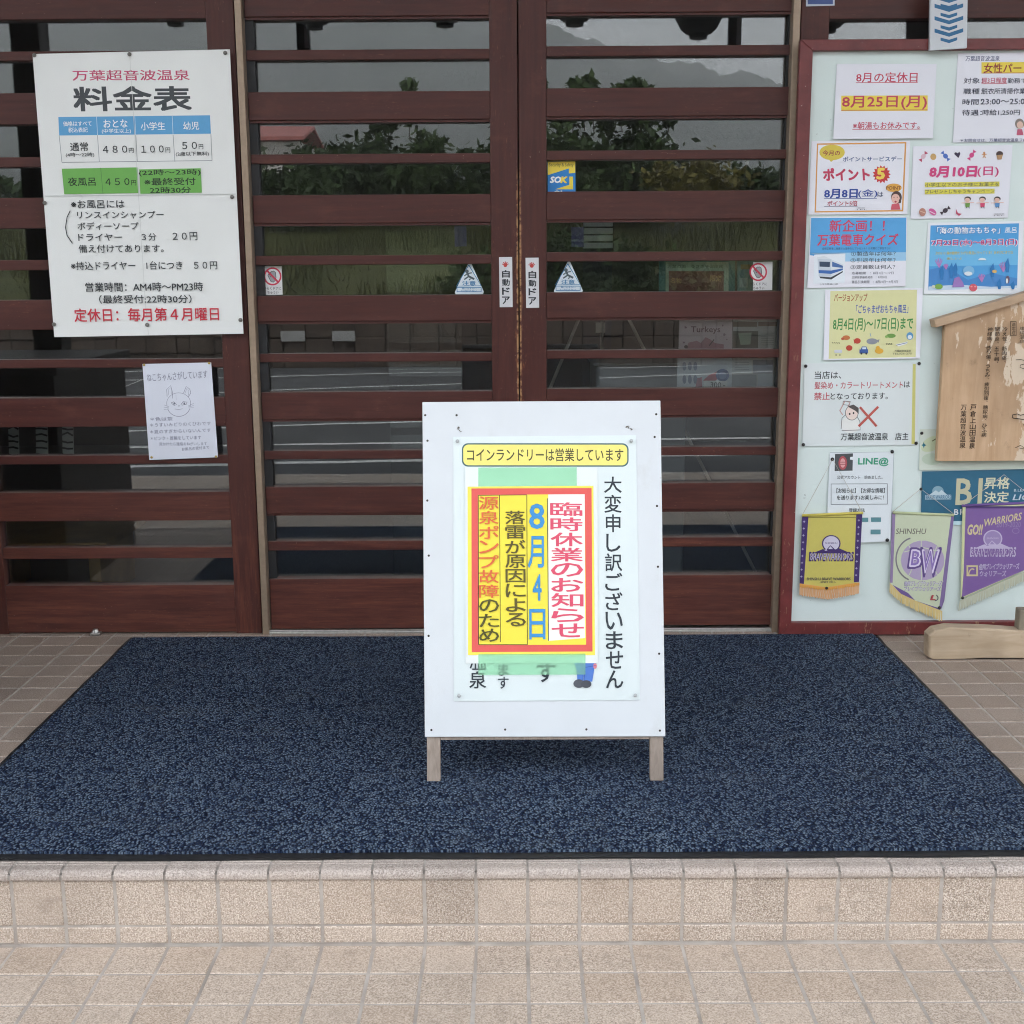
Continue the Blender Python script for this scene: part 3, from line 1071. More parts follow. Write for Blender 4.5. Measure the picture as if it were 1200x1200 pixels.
S.line([(304, 214), (304, 238)], 6, '2b333b', 'lettering'); S.line([(318, 214), (318, 238)], 6, '2b333b', 'lettering'); S.line([(332, 214), (332, 238)], 6, '2b333b', 'lettering')
S.line([(276, 240), (336, 240)], 6, '2b333b', 'lettering')
S.vtext('ます', 414, 412, 214, 328, 46, col='2b333b', bold=.01)
S.text('す', 560, 210, 640, 296, '2b333b', .012)
# the lower half of a bowing workman: blue trousers and grey shoes
S.poly([(724, 210), (822, 210), (812, 236), (803, 294), (768, 296), (766, 262), (762, 296), (737, 296), (736, 250)], '4f78c4')
S.ell(815, 226, 8, 12, 'd77f86')
S.line([(770, 232), (818, 224)], 3, '3a5ba0')
S.line([(765, 296), (770, 250)], 3, '3a5ba0')
S.ell(744, 303, 24, 19, '50545c'); S.ell(776, 305, 23, 17, '474b53')
S.zoom(480, 460, 3.75)
# overlaid sheet with the closure notice
S.poly([(245, 330), (826, 330), (828, 1188), (247, 1190)], paper('e2e8e6', .4), 'taped_sheet')
tape = bpy.data.materials.new('green_film_tape')
tape.use_nodes = True
tt = tape.node_tree
tb = tt.nodes['Principled BSDF']
tb.inputs['Base Color'].default_value = (*lin('b4eec8'), 1)
tb.inputs['Roughness'].default_value = .3
t1_ = tt.nodes.new('ShaderNodeBsdfTransparent')
t1_.inputs['Color'].default_value = (.72, .95, .79, 1)
t2_ = tt.nodes.new('ShaderNodeMixShader')
t2_.inputs[0].default_value = .30
tt.links.new(t1_.outputs[0], t2_.inputs[1])
tt.links.new(tb.outputs[0], t2_.inputs[2])
tt.links.new(t2_.outputs[0], tt.nodes['Material Output'].inputs['Surface'])
S.poly([(303, 330), (735, 328), (735, 420), (303, 420)], tape, 'tape')
S.z += .0009
S.poly([(303, 1148), (773, 1146), (773, 1238), (303, 1240)], tape, 'tape#')
S.z -= .0007
S.poly([(256, 414), (808, 410), (815, 1153), (258, 1153)], 'f0df58', 'taped_sheet')
S.poly([(273, 422), (800, 420), (804, 1137), (274, 1140)], 'dd5a55', 'taped_sheet')
S.poly([(301, 450), (770, 447), (776, 1107), (303, 1109)], 'f0dd48', 'taped_sheet')
S.poly([(610, 448), (770, 447), (772, 1078), (612, 1090)], 'f4eee6', 'taped_sheet')
dk = '3f3a22'
S.line([(396, 452), (400, 1095)], 3, dk, 'taped_sheet'); S.line([(516, 450), (518, 1108)], 3.4, dk, 'taped_sheet')
S.line([(303, 452), (516, 450)], 3, dk, 'taped_sheet'); S.line([(304, 1107), (518, 1107)], 3, dk, 'taped_sheet'); S.line([(303, 452), (304, 1107)], 3, dk, 'taped_sheet')
S.line([(606, 465), (611, 1090)], 3.2, '2f4250', 'taped_sheet')
for i, ch in enumerate('臨時休業のお知らせ'):
    v0 = 483 + i * 66.4
    S.text(ch, 620 + i * .8, v0, 758 + i * .8, v0 + 59, 'd9506a', .014, slope=0)
S.text('8', 528, 490, 592, 598, '3c8fcb', .016, slope=0)
S.text('月', 522, 632, 590, 768, '3c8fcb', .016, slope=0)
S.text('4', 543, 800, 580, 912, '3c8fcb', .016, slope=0)
S.text('日', 528, 952, 596, 1082, '3c8fcb', .016, slope=0)
for i, ch in enumerate('落雷が原因による'):
    v0 = 520 + i * 64
    S.text(ch, 422 + i * .4, v0, 508 + i * .4, v0 + 58, '5b5222', .012, slope=0)
for i, ch in enumerate('源泉ポンプ故障のため'):
    v0 = 457 + i * 64.4
    S.text(ch, 306 + i * .2, v0, 392 + i * .2, v0 + 57, 'd9673c' if i < 7 else '54501f', .010, slope=0)
S.zoom(480, 460, 3.75)
S.pins([(212, 215), (974, 213)], 2.2, 'a9adad', 'screw', .0025)
S.zoom(480, 720, 3.75)
S.pins([(219, 356), (991, 353)], 2.2, 'a9adad', 'screw', .0025)
S.done()

# ------------------------------------------------------------------ price board on the left window
PB = facade(-0.034)
S = Sheet('price_board', 'large white price list with blue table and green row, over the left lattice window', 'sign', [(38.5, 63.5), (269.5, 58), (285.5, 391), (64, 395)], PB, paper('ecedea', .20, .16), .003, slope=-0.015)
S.zoom(0, 0, 3.75)
S.text('万葉超音波温泉', 322, 309, 835, 355, 'c0476a', .012, slope=-.004)
S.text('料金表', 330, 383, 842, 488, '43474a', .028, slope=-.006)
S.poly([(258, 515), (924, 507), (928, 588), (262, 596)], '5fa3d2', 'table')
for x0, x1 in ((426, 432), (594, 599), (758, 764)):
    S.line([(x0, 511), (x0 + 4, 594)], 2.2, 'cfe3ef', 'table')
    S.line([(x0 + 4, 594), (x1 + 6, 711)], 2.2, '8b8f94', 'table')
S.line([(262, 596), (274, 714)], 2.2, '8b8f94', 'table'); S.line([(928, 590), (933, 706)], 2.2, '8b8f94', 'table'); S.line([(274, 714), (933, 706)], 2.4, '8b8f94', 'table')
wht = 'eef2f4'
S.text('価格はすべて', 280, 534, 405, 556, wht, .012); S.text('税込表記', 303, 561, 388, 583, wht, .012)
S.text('おとな', 458, 527, 563, 562, wht, .014); S.text('(中学生以上)', 450, 567, 578, 589, wht, .010)
S.text('小学生', 622, 538, 728, 573, wht, .014); S.text('幼児', 808, 536, 877, 571, wht, .014)
S.text('通常', 312, 627, 390, 665, '2c3034', .012); S.text('(4時～22時)', 292, 672, 417, 693, '2c3034')
S.text('４８０', 455, 642, 562, 673, '2c3034'); S.text('円', 569, 651, 590, 672, '2c3034')
S.text('１００', 624, 641, 722, 672, '2c3034'); S.text('円', 730, 649, 750, 671, '2c3034')
S.text('５０', 803, 625, 868, 656, '2c3034'); S.text('円', 876, 634, 895, 656, '2c3034')
S.text('(2歳以下無料)', 775, 668, 920, 689, '2c3034')
S.poly([(274, 742), (606, 736), (612, 849), (285, 854)], '6fae54', 'table'); S.line([(445, 738), (455, 852)], 2, '557f45', 'table')
S.poly([(614, 745), (884, 740), (889, 847), (619, 852)], '6fae54', 'table')
S.text('夜風呂', 303, 781, 423, 818, '1f2e1f', .012); S.text('４５０', 467, 785, 572, 815, '1f2e1f', .010); S.text('円', 580, 793, 601, 815, '1f2e1f')
S.text('(22時～23時)', 614, 747, 884, 776, '1f2e1f', .012); S.text('※最終受付', 638, 784, 862, 816, '1f2e1f', .012); S.text('22時30分', 662, 823, 842, 851, '1f2e1f', .012)
S.text('※お風呂には', 316, 881, 550, 916, '2c3034', .010, slope=-.006)
S.text('リンスインシャンプー', 343, 929, 722, 962, '2c3034', slope=-.006)
S.text('ボディーソープ', 345, 978, 612, 1011, '2c3034', slope=-.006)
S.text('ドライヤー', 348, 1028, 540, 1059, '2c3034', slope=-.006); S.text('３分', 625, 1026, 690, 1058, '2c3034'); S.text('２０円', 762, 1022, 870, 1057, '2c3034')
S.text('備え付けてあります。', 350, 1076, 722, 1111, '2c3034', slope=-.006)
S.line([(312, 926), (298, 955), (291, 1000), (298, 1035), (322, 1070)], 4, '2c3034', 'lettering')
S.text('※持込ドライヤー　1台につき　５０円', 316, 1150, 957, 1187, '2c3034', slope=-.006)
S.line([(200, 862), (1040, 853)], 2.2, 'b9bcba', 'seam')
S.line([(572, 228), (640, 1310), (655, 1470)], 2.0, 'cfd0cd', 'seam')
S.zoom(0, 300, 3.75)
S.text('営業時間：AM4時～PM23時', 380, 117, 895, 157, '2c3034', .010, slope=-.006)
S.text('（最終受付:22時30分）', 440, 172, 845, 209, '2c3034', .010, slope=-.006)
S.text('定休日：毎月第４月曜日', 332, 231, 965, 289, 'c5283c', .012, slope=-.010)
S.zoom(0, 0, 3.75)
S.pins([(155, 244), (572, 240), (992, 234), (200, 892), (1022, 866)], 2.4, '6d6a64', 'screw', .003)
S.zoom(0, 300, 3.75)
S.pins([(241, 300), (650, 302), (1059, 281)], 2.4, '6d6a64', 'screw', .003)
S.done()

# cat drawing
S = Sheet('drawing_sheet', 'white sheet with a pencil cat face drawing and handwriting, taped under the price board', 'drawing', [(167, 426.5), (247.5, 424.7), (255.5, 535.8), (175, 539)], facade(-0.016), paper('d9dce6', .55), .0008, slope=-.02)
S.zoom(160, 420, 9.6)
pen = '7d7f93'
S.arc(475, 520, 133, 132, 20, 160, 5, pen); S.arc(475, 505, 135, 118, 165, 375, 4, pen)
S.line([(345, 430), (340, 350), (385, 305), (405, 380), (408, 450)], 5, pen); S.line([(358, 415), (362, 350), (388, 325), (395, 400)], 4, 'a0a1b0')
S.line([(530, 390), (560, 315), (600, 345), (612, 390), (580, 435)], 5, pen); S.line([(545, 395), (568, 335), (590, 365), (585, 415)], 4, 'a0a1b0')
S.line([(392, 498), (420, 488), (452, 522), (425, 528), (395, 505)], 5, '55576b'); S.line([(500, 520), (525, 486), (570, 492), (562, 515), (510, 526)], 5, '55576b')
S.ell(425, 508, 9, 11, '6f7184'); S.ell(538, 506, 9, 11, '6f7184')
S.line([(470, 525), (478, 545), (488, 525)], 4, pen); S.line([(430, 568), (475, 574), (520, 566)], 4, pen); S.line([(445, 410), (448, 470)], 3, 'a0a1b0')
for k in (-1, 0, 1):
    S.line([(365, 555 + k * 12), (310, 548 + k * 26)], 3, pen); S.line([(585, 545 + k * 12), (645, 530 + k * 24)], 3, pen)
S.text('ねこちゃんさがしています', 120, 170, 800, 262, '8a8c9c', 0.0, part='handwriting', slope=-.06)
S.text('＊色は茶', 155, 660, 410, 706, '888a9c', 0.0, part='handwriting', slope=-.02)
S.text('＊うすいみどりのくびわです', 155, 728, 838, 772, '9092a2', 0.0, part='handwriting', slope=-.03)
S.text('＊夏のすぎからいないんです', 155, 804, 838, 848, '888a9c', 0.0, part='handwriting', slope=-.03)
S.text('＊ピンク・首輪をしています', 160, 878, 730, 922, '888a9c', 0.0, part='handwriting', slope=-.02)
S.text('見かけたら連絡おねがいします', 258, 944, 795, 982, '9092a2', 0.0, part='handwriting', slope=-.01)
S.text('お風呂の受付まで', 512, 1004, 820, 1040, '888a9c', 0.0, part='handwriting', slope=-.08)
S.pins([(88, 72), (818, 52), (172, 1112), (895, 1104)], 1.5, 'b09a55', 'pin', .003)
S.done()

# ------------------------------------------------------------------ stickers on the doors
GL = facade(0.0293)
WD = facade(0.0018)
def no_touch(label, q, zo, dx=0, dy=0):
    S = Sheet('warning_sticker', label, 'sticker', q, GL, paper('dcdcdc', .35), .0004, group='no touching stickers on the door glass')
    S.zoom(*zo)
    c = (148 + dx, 202 + dy)
    S.ell(c[0], c[1], 39, 40, 'c22f4a'); S.ell(c[0], c[1], 32, 33, 'dcdcdc')
    hand = [(-20, -12), (-14, -8), (-8, 4), (-10, -20), (-4, -24), (0, -22), (4, -25), (9, -22), (14, -20), (17, 6), (12, 20), (4, 27), (-8, 24), (-16, 10), (-23, -4)]
    S.poly([(c[0] + x * .9, c[1] + y * .95) for x, y in hand], '9a9da0'); S.line([(c[0] + x * .9, c[1] + y * .95) for x, y in hand], 2.6, '3a3d40', closed=True)
    S.line([(c[0] - 26, c[1] - 27), (c[0] + 26, c[1] + 27)], 8, 'c22f4a')
    S.text('ひらくドアに', c[0] - 38, c[1] + 46, c[0] + 38, c[1] + 59, '3a3a3c', .012); S.text('ちゅうい', c[0] - 22, c[1] + 64, c[0] + 26, c[1] + 77, '3a3a3c', .012)
    S.done()
no_touch('small white no touching sticker on the left door glass, near the price board', [(307.6, 312), (330, 312), (331.3, 345.3), (308.6, 345.8)], (280, 270, 3.75))
no_touch('small white no touching sticker on the right door glass, near the notice board', [(882.8, 307), (905.3, 306.6), (904.9, 340), (882.4, 340.2)], (280, 270, 3.75), 2108 + 1122 - 1122 + 26, -19)
def caution(label, ox, oy):
    q = [(549.3, 308), (552, 308), (567, 342), (566, 344.5), (534, 344.8), (533, 342.5)]
    S = Sheet('caution_sticker', label, 'sticker', [(u + ox, v + oy) for u, v in q], GL, paper('d7e0e6', .3), .0004, group='triangular caution stickers on the door glass')
    S.zoom(280 + ox, 270 + oy, 3.75)
    bl_ = '3579a8'
    S.line([(1010, 152), (1064, 243), (956, 245)], 4, bl_, closed=True)
    S.frame(957, 249, 1066, 271, 3, bl_)
    S.ell(1002, 180, 8, 8, '4c5a60'); S.line([(1003, 186), (1010, 202), (1034, 214)], 9, '4c5a60'); S.line([(1010, 202), (990, 216)], 6, '4c5a60')
    S.line([(1004, 190), (1024, 186)], 5, '4c5a60'); S.line([(1003, 191), (990, 200)], 5, '4c5a60'); S.line([(1018, 212), (1012, 218)], 5, '4c5a60')
    S.text('注意', 982, 222, 1040, 242, bl_, .02)
    S.text('駆け込まない', 980, 252, 1044, 259, bl_, .01); S.text('とびださない', 976, 262, 1046, 269, bl_, .01)
    S.done()
caution('blue and white triangular caution sticker on the left door glass beside the stile', 0, 0)
caution('blue and white triangular caution sticker on the right door glass beside the stile', 116, -1.5)
for ox, oy, lab in ((0, 0, 'white automatic door sticker with red hand on the left door stile'), (31, .8, 'white automatic door sticker with red hand on the right door stile')):
    S = Sheet('automatic_door_sticker', lab, 'sticker', [(584.8 + ox, 301.3 + oy), (600.2 + ox, 301.1 + oy), (600.8 + ox, 359.8 + oy), (585.6 + ox, 360 + oy)], WD, paper('d6d6d8', .35), .0005, group='automatic door stickers on the stiles')
    S.zoom(560 + ox, 240 + oy, 5)
    for k in range(5):
        w = R(-165 + 37 * k)
        S.line([(161, 352), (161 + 20 * math.cos(w), 352 + 20 * math.sin(w))], 5.5, 'b8413c')
    S.ell(161, 354, 11, 11, 'b8413c')
    for ch, v0, v1 in (('自', 384, 426), ('動', 436, 474), ('ド', 486, 526), ('ア', 538, 580)):
        S.text(ch, 143, v0, 186, v1, '22262c', .028)
    S.done()
# security sticker
S = Sheet('security_sticker', 'blue and yellow security company sticker on the right door glass under the second rail', 'sticker', [(641.6, 189.5), (674.2, 189), (674.4, 225), (641.9, 225.3)], GL, ink('2e7fc4', .3), .0004)
S.zoom(600, 0, 3.75)
S.poly([(157, 711), (278, 709), (278, 760), (250, 762), (250, 740), (157, 770)], 'e9cf4a')
S.poly([(252, 776), (268, 776), (268, 832), (190, 832), (252, 812)], 'e9cf4a')
S.text('Security & Safety', 163, 716, 270, 736, '8a7a35', .01)
S.text('SO', 168, 777, 215, 803, 'f0f2f2', .05, .2); S.text('K', 214, 777, 242, 803, 'e9cf4a', .05, .2)
S.text('AL', 184, 838, 232, 843, 'f0f2f2', .03)
S.done()
# indigo tabs
for q, lab in (([(532.5, 265), (546.6, 264.7), (546.9, 288.6), (532.9, 289)], 'small plain indigo tab stuck on the left door glass beside the stile'), ([(669.6, 266), (684, 266), (684, 289.3), (669.6, 289.6)], 'small plain indigo tab stuck on the right door glass near the stile')):
    Sheet('indigo_tab', lab, 'sticker', q, facade(.0370), ink('3c3470', .5), .0006, group='indigo tabs inside the door glass').done()
exec_notice = True

# ------------------------------------------------------------------ notice board at the right
NB_FACE = -0.058
def board_face():
    m, t, b = mat('mint_board_face')
    n = noise(t, pos(t), 3.5, 5)
    col = mixc(t, ramp(t, n, [(0.35, 0.0), (0.75, 1.0)]), (0.66, 0.76, 0.73), (0.73, 0.815, 0.79))
    sp = noise(t, pos(t), 75, 3)
    col = mixc(t, ramp(t, sp, [(0.745, 0.0), (0.765, 0.6)]), col, (0.15, 0.16, 0.15))
    t.links.new(col, b.inputs['Base Color'])
    b.inputs['Roughness'].default_value = 0.4
    bump(t, b, noise(t, pos(t), 4, 2), 0.10, 0.01)
    return m
def red_frame():
    m, t, b = mat('red_brown_frame_paint')
    n = noise(t, pos(t, (4, 4, 4)), 4, 6, 0.65)
    col = mixc(t, ramp(t, n, [(0.35, 0.0), (0.7, 1.0)]), (0.115, 0.016, 0.0155), (0.19, 0.032, 0.031))
    sep = t.nodes.new('ShaderNodeSeparateXYZ'); g = t.nodes.new('ShaderNodeNewGeometry')
    t.links.new(g.outputs['Position'], sep.inputs[0])
    lowm = mth(t, 'SUBTRACT', 1.0, mth(t, 'DIVIDE', sep.outputs['Z'], 1.3), clamp=True)
    fl = mth(t, 'MULTIPLY', ramp(t, noise(t, pos(t, (5, 5, 1.4)), 11, 6, .75), [(0.61, 0.0), (0.66, 1.0)]), lowm, clamp=True)
    col = mixc(t, fl, col, (0.34, 0.20, 0.12))
    sp = noise(t, pos(t), 120, 3)
    col = mixc(t, ramp(t, sp, [(0.73, 0.0), (0.75, 0.7)]), col, (0.45, 0.36, 0.30))
    t.links.new(col, b.inputs['Base Color'])
    b.inputs['Roughness'].default_value = 0.42
    return m
nb_l, nb_r = at_y(931.5, 400, -0.07).x + .0005, 2.30
nb_x0 = at_y(937.5, 50, -0.075).x
nb_z1 = at_y(940, 46.5, -0.075).z
nb_zi = at_y(952, 59.5, -0.075).z
nb_b0, nb_b1 = 0.004, at_y(1100, 728.5, -0.075).z
nb_xi = at_y(952.5, 60, -0.075).x
FRM = red_frame()
nroot = empty('notice_board', ((nb_x0 + nb_r) / 2, -0.06, 0), 'mint green notice board in a chipped red wooden frame, covered in posters', 'notice board')
MB().box(nb_x0 + .005, nb_r - .005, -0.058, -0.036, nb_b0 + .01, nb_z1 - .005).build('board_face', board_face(), nroot)
def mitred(p):
    return MB().prism(p, 0.024, lambda a, b, c: Vector((a, -0.054 - c, b)))
fw = nb_xi - nb_x0
for pts in ([(nb_x0, nb_z1), (nb_r, nb_z1), (nb_r - fw, nb_zi), (nb_xi, nb_zi)], [(nb_x0, nb_b0), (nb_xi, nb_b1), (nb_xi, nb_zi), (nb_x0, nb_z1)],
            [(nb_x0, nb_b0), (nb_r, nb_b0), (nb_r - fw, nb_b1), (nb_xi, nb_b1)], [(nb_r, nb_b0), (nb_r, nb_z1), (nb_r - fw, nb_zi), (nb_r - fw, nb_b1)]):
    o = mitred(pts).build('frame_bar', FRM, nroot)
    bv = o.modifiers.new('b', 'BEVEL'); bv.width = .002; bv.segments = 2

NB = facade(NB_FACE - .0004)
def nsheet(name, label, q, m, dy=0.0, cat='poster', group='posters on the notice board', slope=-.01, thick=.0008):
    zt = facade(NB_FACE).loc(*q[0])[1]
    a = random.Random(name).uniform(.012, .040) * (.4 if thick > .001 else 1)
    pl = Plane((0, NB_FACE - .0006 - dy, zt), (1, 0, 0), (0, math.sin(a), math.cos(a)))
    return Sheet(name, label, cat, q, pl, m, thick, group=group, slope=slope)
P_WHITE = paper('e9e9f1', .5, .14)
P_WHITE2 = paper('e8ecf0', .5, .14)

# closing day notice
S = nsheet('closing_day_notice', 'white closing day notice with yellow highlighted date, top left of the notice board', [(980.5, 75), (1097.5, 75), (1093, 162), (976.5, 163)], P_WHITE, slope=-.004)
S.zoom(900, 0, 4)
red_ = 'bf3a55'
S.text('8月の定休日', 413, 340, 699, 386, red_, .014); S.lines([(411, 388, 701)], red_, 3)
S.rect(343, 449, 748, 521, 'ecd24e', 'highlight')
S.text('8月25日(月)', 347, 450, 742, 514, red_, .018); S.lines([(343, 517, 748)], red_, 3)
S.text('※朝湯もお休みです。', 397, 572, 710, 606, red_, .008); S.lines([(395, 607, 714)], red_, 2.4)
S.done()
# recruiting poster
S = nsheet('recruiting_poster', 'white staff recruiting poster with yellow heading, at the right photo edge above the candy poster', [(1122.5, 62.5), (1236, 61), (1234, 165.5), (1116.5, 167)], P_WHITE, slope=-.006)
S.zoom(900, 0, 4)
S.text('万葉超音波温泉', 925, 263, 1085, 287, '3a4470', .01)
S.rect(1000, 292, 1330, 345, 'ecd24e', 'highlight')
S.text('女性パート募集', 1010, 298, 1325, 342, '8f2b35', .02); S.lines([(1005, 343, 1328)], 'b03040', 3)
dk_ = '2c3046'
S.text('対象：', 916, 365, 1006, 392, dk_, .01); S.text('週3日程度', 1000, 364, 1118, 391, 'c03a58', .01); S.lines([(1000, 393, 1118)], 'c03a58', 2.5); S.text('勤務できる方', 1122, 366, 1300, 391, dk_, .01)
S.text('職種：', 914, 415, 1004, 442, dk_, .01); S.text('脱衣所清掃作業', 1000, 414, 1205, 442, dk_, .01)
S.text('時間：', 910, 465, 1002, 492, dk_, .01); S.text('23:00～25:00', 996, 464, 1222, 490, dk_, .01)
S.text('待遇：', 908, 515, 1000, 542, dk_, .01); S.text('時給1,250円（深夜）', 1004, 514, 1296, 542, dk_, .01)
S.ell(1178, 580, 21, 24, '8b8078'); S.ell(1180, 586, 15, 17, 'e0bfae'); S.poly([(1164, 634), (1168, 606), (1190, 606), (1196, 634)], 'c05a74'); S.ell(1214, 585, 17, 22, '8b8078'); S.ell(1214, 590, 13, 16, 'e0bfae'); S.poly([(1200, 634), (1202, 608), (1226, 608), (1230, 634)], '8a9ab0')
S.text('＊お問合せは、万葉超音波温泉フロントまで', 900, 650, 1290, 666, '3a4470', .006)
S.done()
# point day
S = nsheet('point_day_poster', 'white point service poster with orange border and red burst, left column of the notice board', [(951, 165.5), (1066.5, 165), (1063, 251), (947, 251.5)], P_WHITE, slope=-.006)
S.zoom(940, 160, 8.571)
S.poly([(148, 70), (1046, 55), (1015, 752), (124, 764)], 'd59a4e'); S.poly([(160, 84), (1030, 70), (1000, 738), (138, 750)], P_WHITE)
S.ell(300, 160, 128, 78, 'd9c34e'); S.poly([(262, 225), (330, 222), (290, 256)], 'd9c34e')
S.text('今月の', 205, 140, 378, 192, '9a3e44', .02)
S.text('ポイントサービスデー', 408, 203, 1000, 252, '35538a', .018)
S.text('ポイント', 212, 322, 672, 440, 'c23a5c', .045, -.12)
S.star(797, 380, 92, 70, 15, 'c8383c'); S.text('5', 752, 322, 822, 425, 'f2d25a', .05)
S.text('8月8日', 222, 530, 552, 618, '2c4698', .03); S.text('(金)', 560, 532, 752, 615, '2c4698', .01); S.text('は', 755, 556, 812, 606, '3a4a6a', .016)
S.lines([(218, 624, 750)], '2c4698', 5); S.text('ポイント5倍', 252, 646, 552, 698, 'b0364e', .016); S.lines([(218, 702, 555)], '5a5a7a', 4)
S.text('万葉超音波温泉', 545, 714, 632, 722, '5a5e70', .01); S.text('TEL', 530, 728, 650, 738, '5a5e70', .0)
S.ell(918, 515, 80, 42, 'dba44a'); S.text('POINT', 842, 500, 990, 534, '8a5320', .02)
S.ell(945, 612, 54, 64, '53403c'); S.ell(936, 626, 42, 50, 'e7b9ab'); S.ell(980, 650, 12, 22, '53403c'); S.ell(936, 655, 11, 10, 'b0364e'); S.poly([(888, 736), (898, 680), (972, 672), (984, 734)], 'cc5a68')
S.ell(920, 612, 4, 5, '3a2e2c'); S.ell(952, 610, 4, 5, '3a2e2c')
S.done()
# candy campaign
S = nsheet('candy_campaign_poster', 'white poster with a row of sweets and a pink date, below the recruiting poster', [(1070, 171.5), (1186.5, 170), (1181, 255), (1067, 256.5)], P_WHITE, slope=-.012)
S.zoom(1060, 160, 6.314)
def candy(cu, cv, r, col, rot, col2=None):
    c, sn = math.cos(R(rot)), math.sin(R(rot))
    f_ = lambda x, y: (cu + x * c - y * sn, cv + x * sn + y * c)
    S.poly([f_(r * .8, 0), f_(r * 2, -r * .8), f_(r * 2, r * .8)], col2 or col); S.poly([f_(-r * .8, 0), f_(-r * 2, -r * .8), f_(-r * 2, r * .8)], col2 or col)
    S.ell(cu, cv, r, r * .85, col, rot=rot)
candy(138, 148, 20, 'd9b8c4', -55, 'b84a66'); S.ell(212, 150, 22, 24, 'caa468'); candy(302, 145, 20, '4a6fc0', 50); S.poly([(365, 128), (378, 115), (392, 124), (405, 112), (412, 128), (398, 160)], '3c2f48')
candy(496, 138, 20, 'cf4a86', -55); S.ell(588, 122, 8, 9, 'c58a52'); S.line([(588, 128), (588, 142)], 10, 'c58a52'); S.line([(570, 135), (606, 132)], 6, 'c58a52'); S.line([(588, 142), (577, 160)], 6, 'c58a52'); S.line([(588, 142), (600, 158)], 6, 'c58a52')
S.ell(702, 130, 26, 22, '4a3a38'); S.poly([(678, 138), (726, 134), (716, 170), (686, 172)], 'b08a62')
S.text('8月10日', 184, 224, 530, 302, 'd0437e', .045, .05); S.text('(日)', 536, 224, 692, 300, 'd0437e', .016)
S.rect(148, 340, 700, 376, 'd8cf52', 'highlight'); S.rect(148, 392, 664, 428, 'd8cf52', 'highlight')
S.text('小学生以下のお子様にお菓子を', 150, 344, 698, 374, '565a4a', .008); S.text('プレゼントしちゃうキャンペーン', 150, 394, 662, 424, '565a4a', .008)
for x, c_ in ((465, '6f9a4a'), (575, 'd0466a'), (684, '5a8ec0')):
    S.ell(x, 462, 24, 18, '3b3434'); S.ell(x - 2, 470, 20, 16, 'e4bcae'); S.poly([(x - 16, 522), (x - 18, 488), (x + 18, 488), (x + 14, 522)], c_); S.line([(x - 46, 492), (x + 46, 488)], 5, 'e4bcae'); S.line([(x - 8, 520), (x - 10, 530)], 6, '4a4850'); S.line([(x + 8, 520), (x + 12, 532)], 6, '4a4850')
S.ell(130, 560, 25, 30, 'b98272'); S.line([(112, 552), (150, 566)], 6, 'd9b8a0'); S.ell(205, 558, 32, 20, 'cf5a98', rot=40); S.line([(180, 552), (226, 575)], 6, 'e6cfdc'); candy(298, 548, 20, '3f3440', -35); S.poly([(378, 536), (392, 568), (420, 572), (400, 588), (378, 572)], 'c04466')
S.text('万葉超音波温泉', 655, 570, 735, 578, '6a6a72', .01); S.text('TEL', 645, 582, 735, 588, '6a6a72', 0)
S.done()
# train quiz
S = nsheet('train_quiz_poster', 'blue topped train quiz poster with red heading and a photo of a train', [(949.8, 254.5), (1062.8, 254), (1061, 335.5), (946, 337.5)], P_WHITE, slope=-.006)
S.zoom(900, 250, 4)
S.poly([(202, 22), (648, 20), (646, 222), (360, 224), (196, 196)], '58a4dc'); S.poly([(196, 186), (360, 184), (360, 226), (645, 222), (646, 182)], '9cc8e6')
S.zoom(900, 0, 4)
S.text('新企画！！', 288, 1032, 545, 1086, 'c8405e', .022); S.text('万葉電車クイズ', 231, 1098, 608, 1152, 'c8405e', .022)
S.zoom(900, 250, 4)
S.text('全問正解者に抽選で入浴券などプレゼント！お気軽にご参加下さい', 253, 160, 576, 171, '2a3a58', .004)
S.text('①製造年は何年？', 388, 179, 597, 200, '2f3a4a', .006); S.text('②引退年は何年？', 386, 210, 597, 230, '2f3a4a', .006); S.text('③定員数は何人？', 386, 242, 595, 262, '2f3a4a', .006)
S.text('応募期間　：8月1日～17日', 392, 274, 588, 287, '3a4050', .004); S.text('正解発表最終発表　：8月20日', 392, 294, 556, 306, '3a4050', .004); S.text('賞品引換期間　：8月21日～9月7日', 392, 315, 606, 329, '3a4050', .004)
S.poly([(216, 194), (362, 188), (358, 326), (212, 330)], 'e3ebf2', 'train_picture')
S.poly([(230, 206), (262, 200), (352, 240), (352, 262), (296, 300), (236, 296)], 'd5dde4', 'train_picture'); S.poly([(234, 214), (296, 216), (294, 296), (238, 294)], 'c3ced8', 'train_picture')
S.poly([(240, 226), (290, 228), (289, 252), (241, 250)], '33465e', 'train_picture'); S.poly([(300, 226), (350, 246), (350, 256), (300, 250)], '4a6fa8', 'train_picture'); S.poly([(236, 266), (295, 268), (350, 258), (350, 266), (295, 284), (237, 280)], '3a68b0', 'train_picture'); S.poly([(240, 296), (294, 300), (350, 270), (350, 276), (296, 310), (244, 304)], '3c4048', 'train_picture')
S.text('しなの鉄道115系', 243, 328, 328, 336, '5a6068', 0)
S.done()
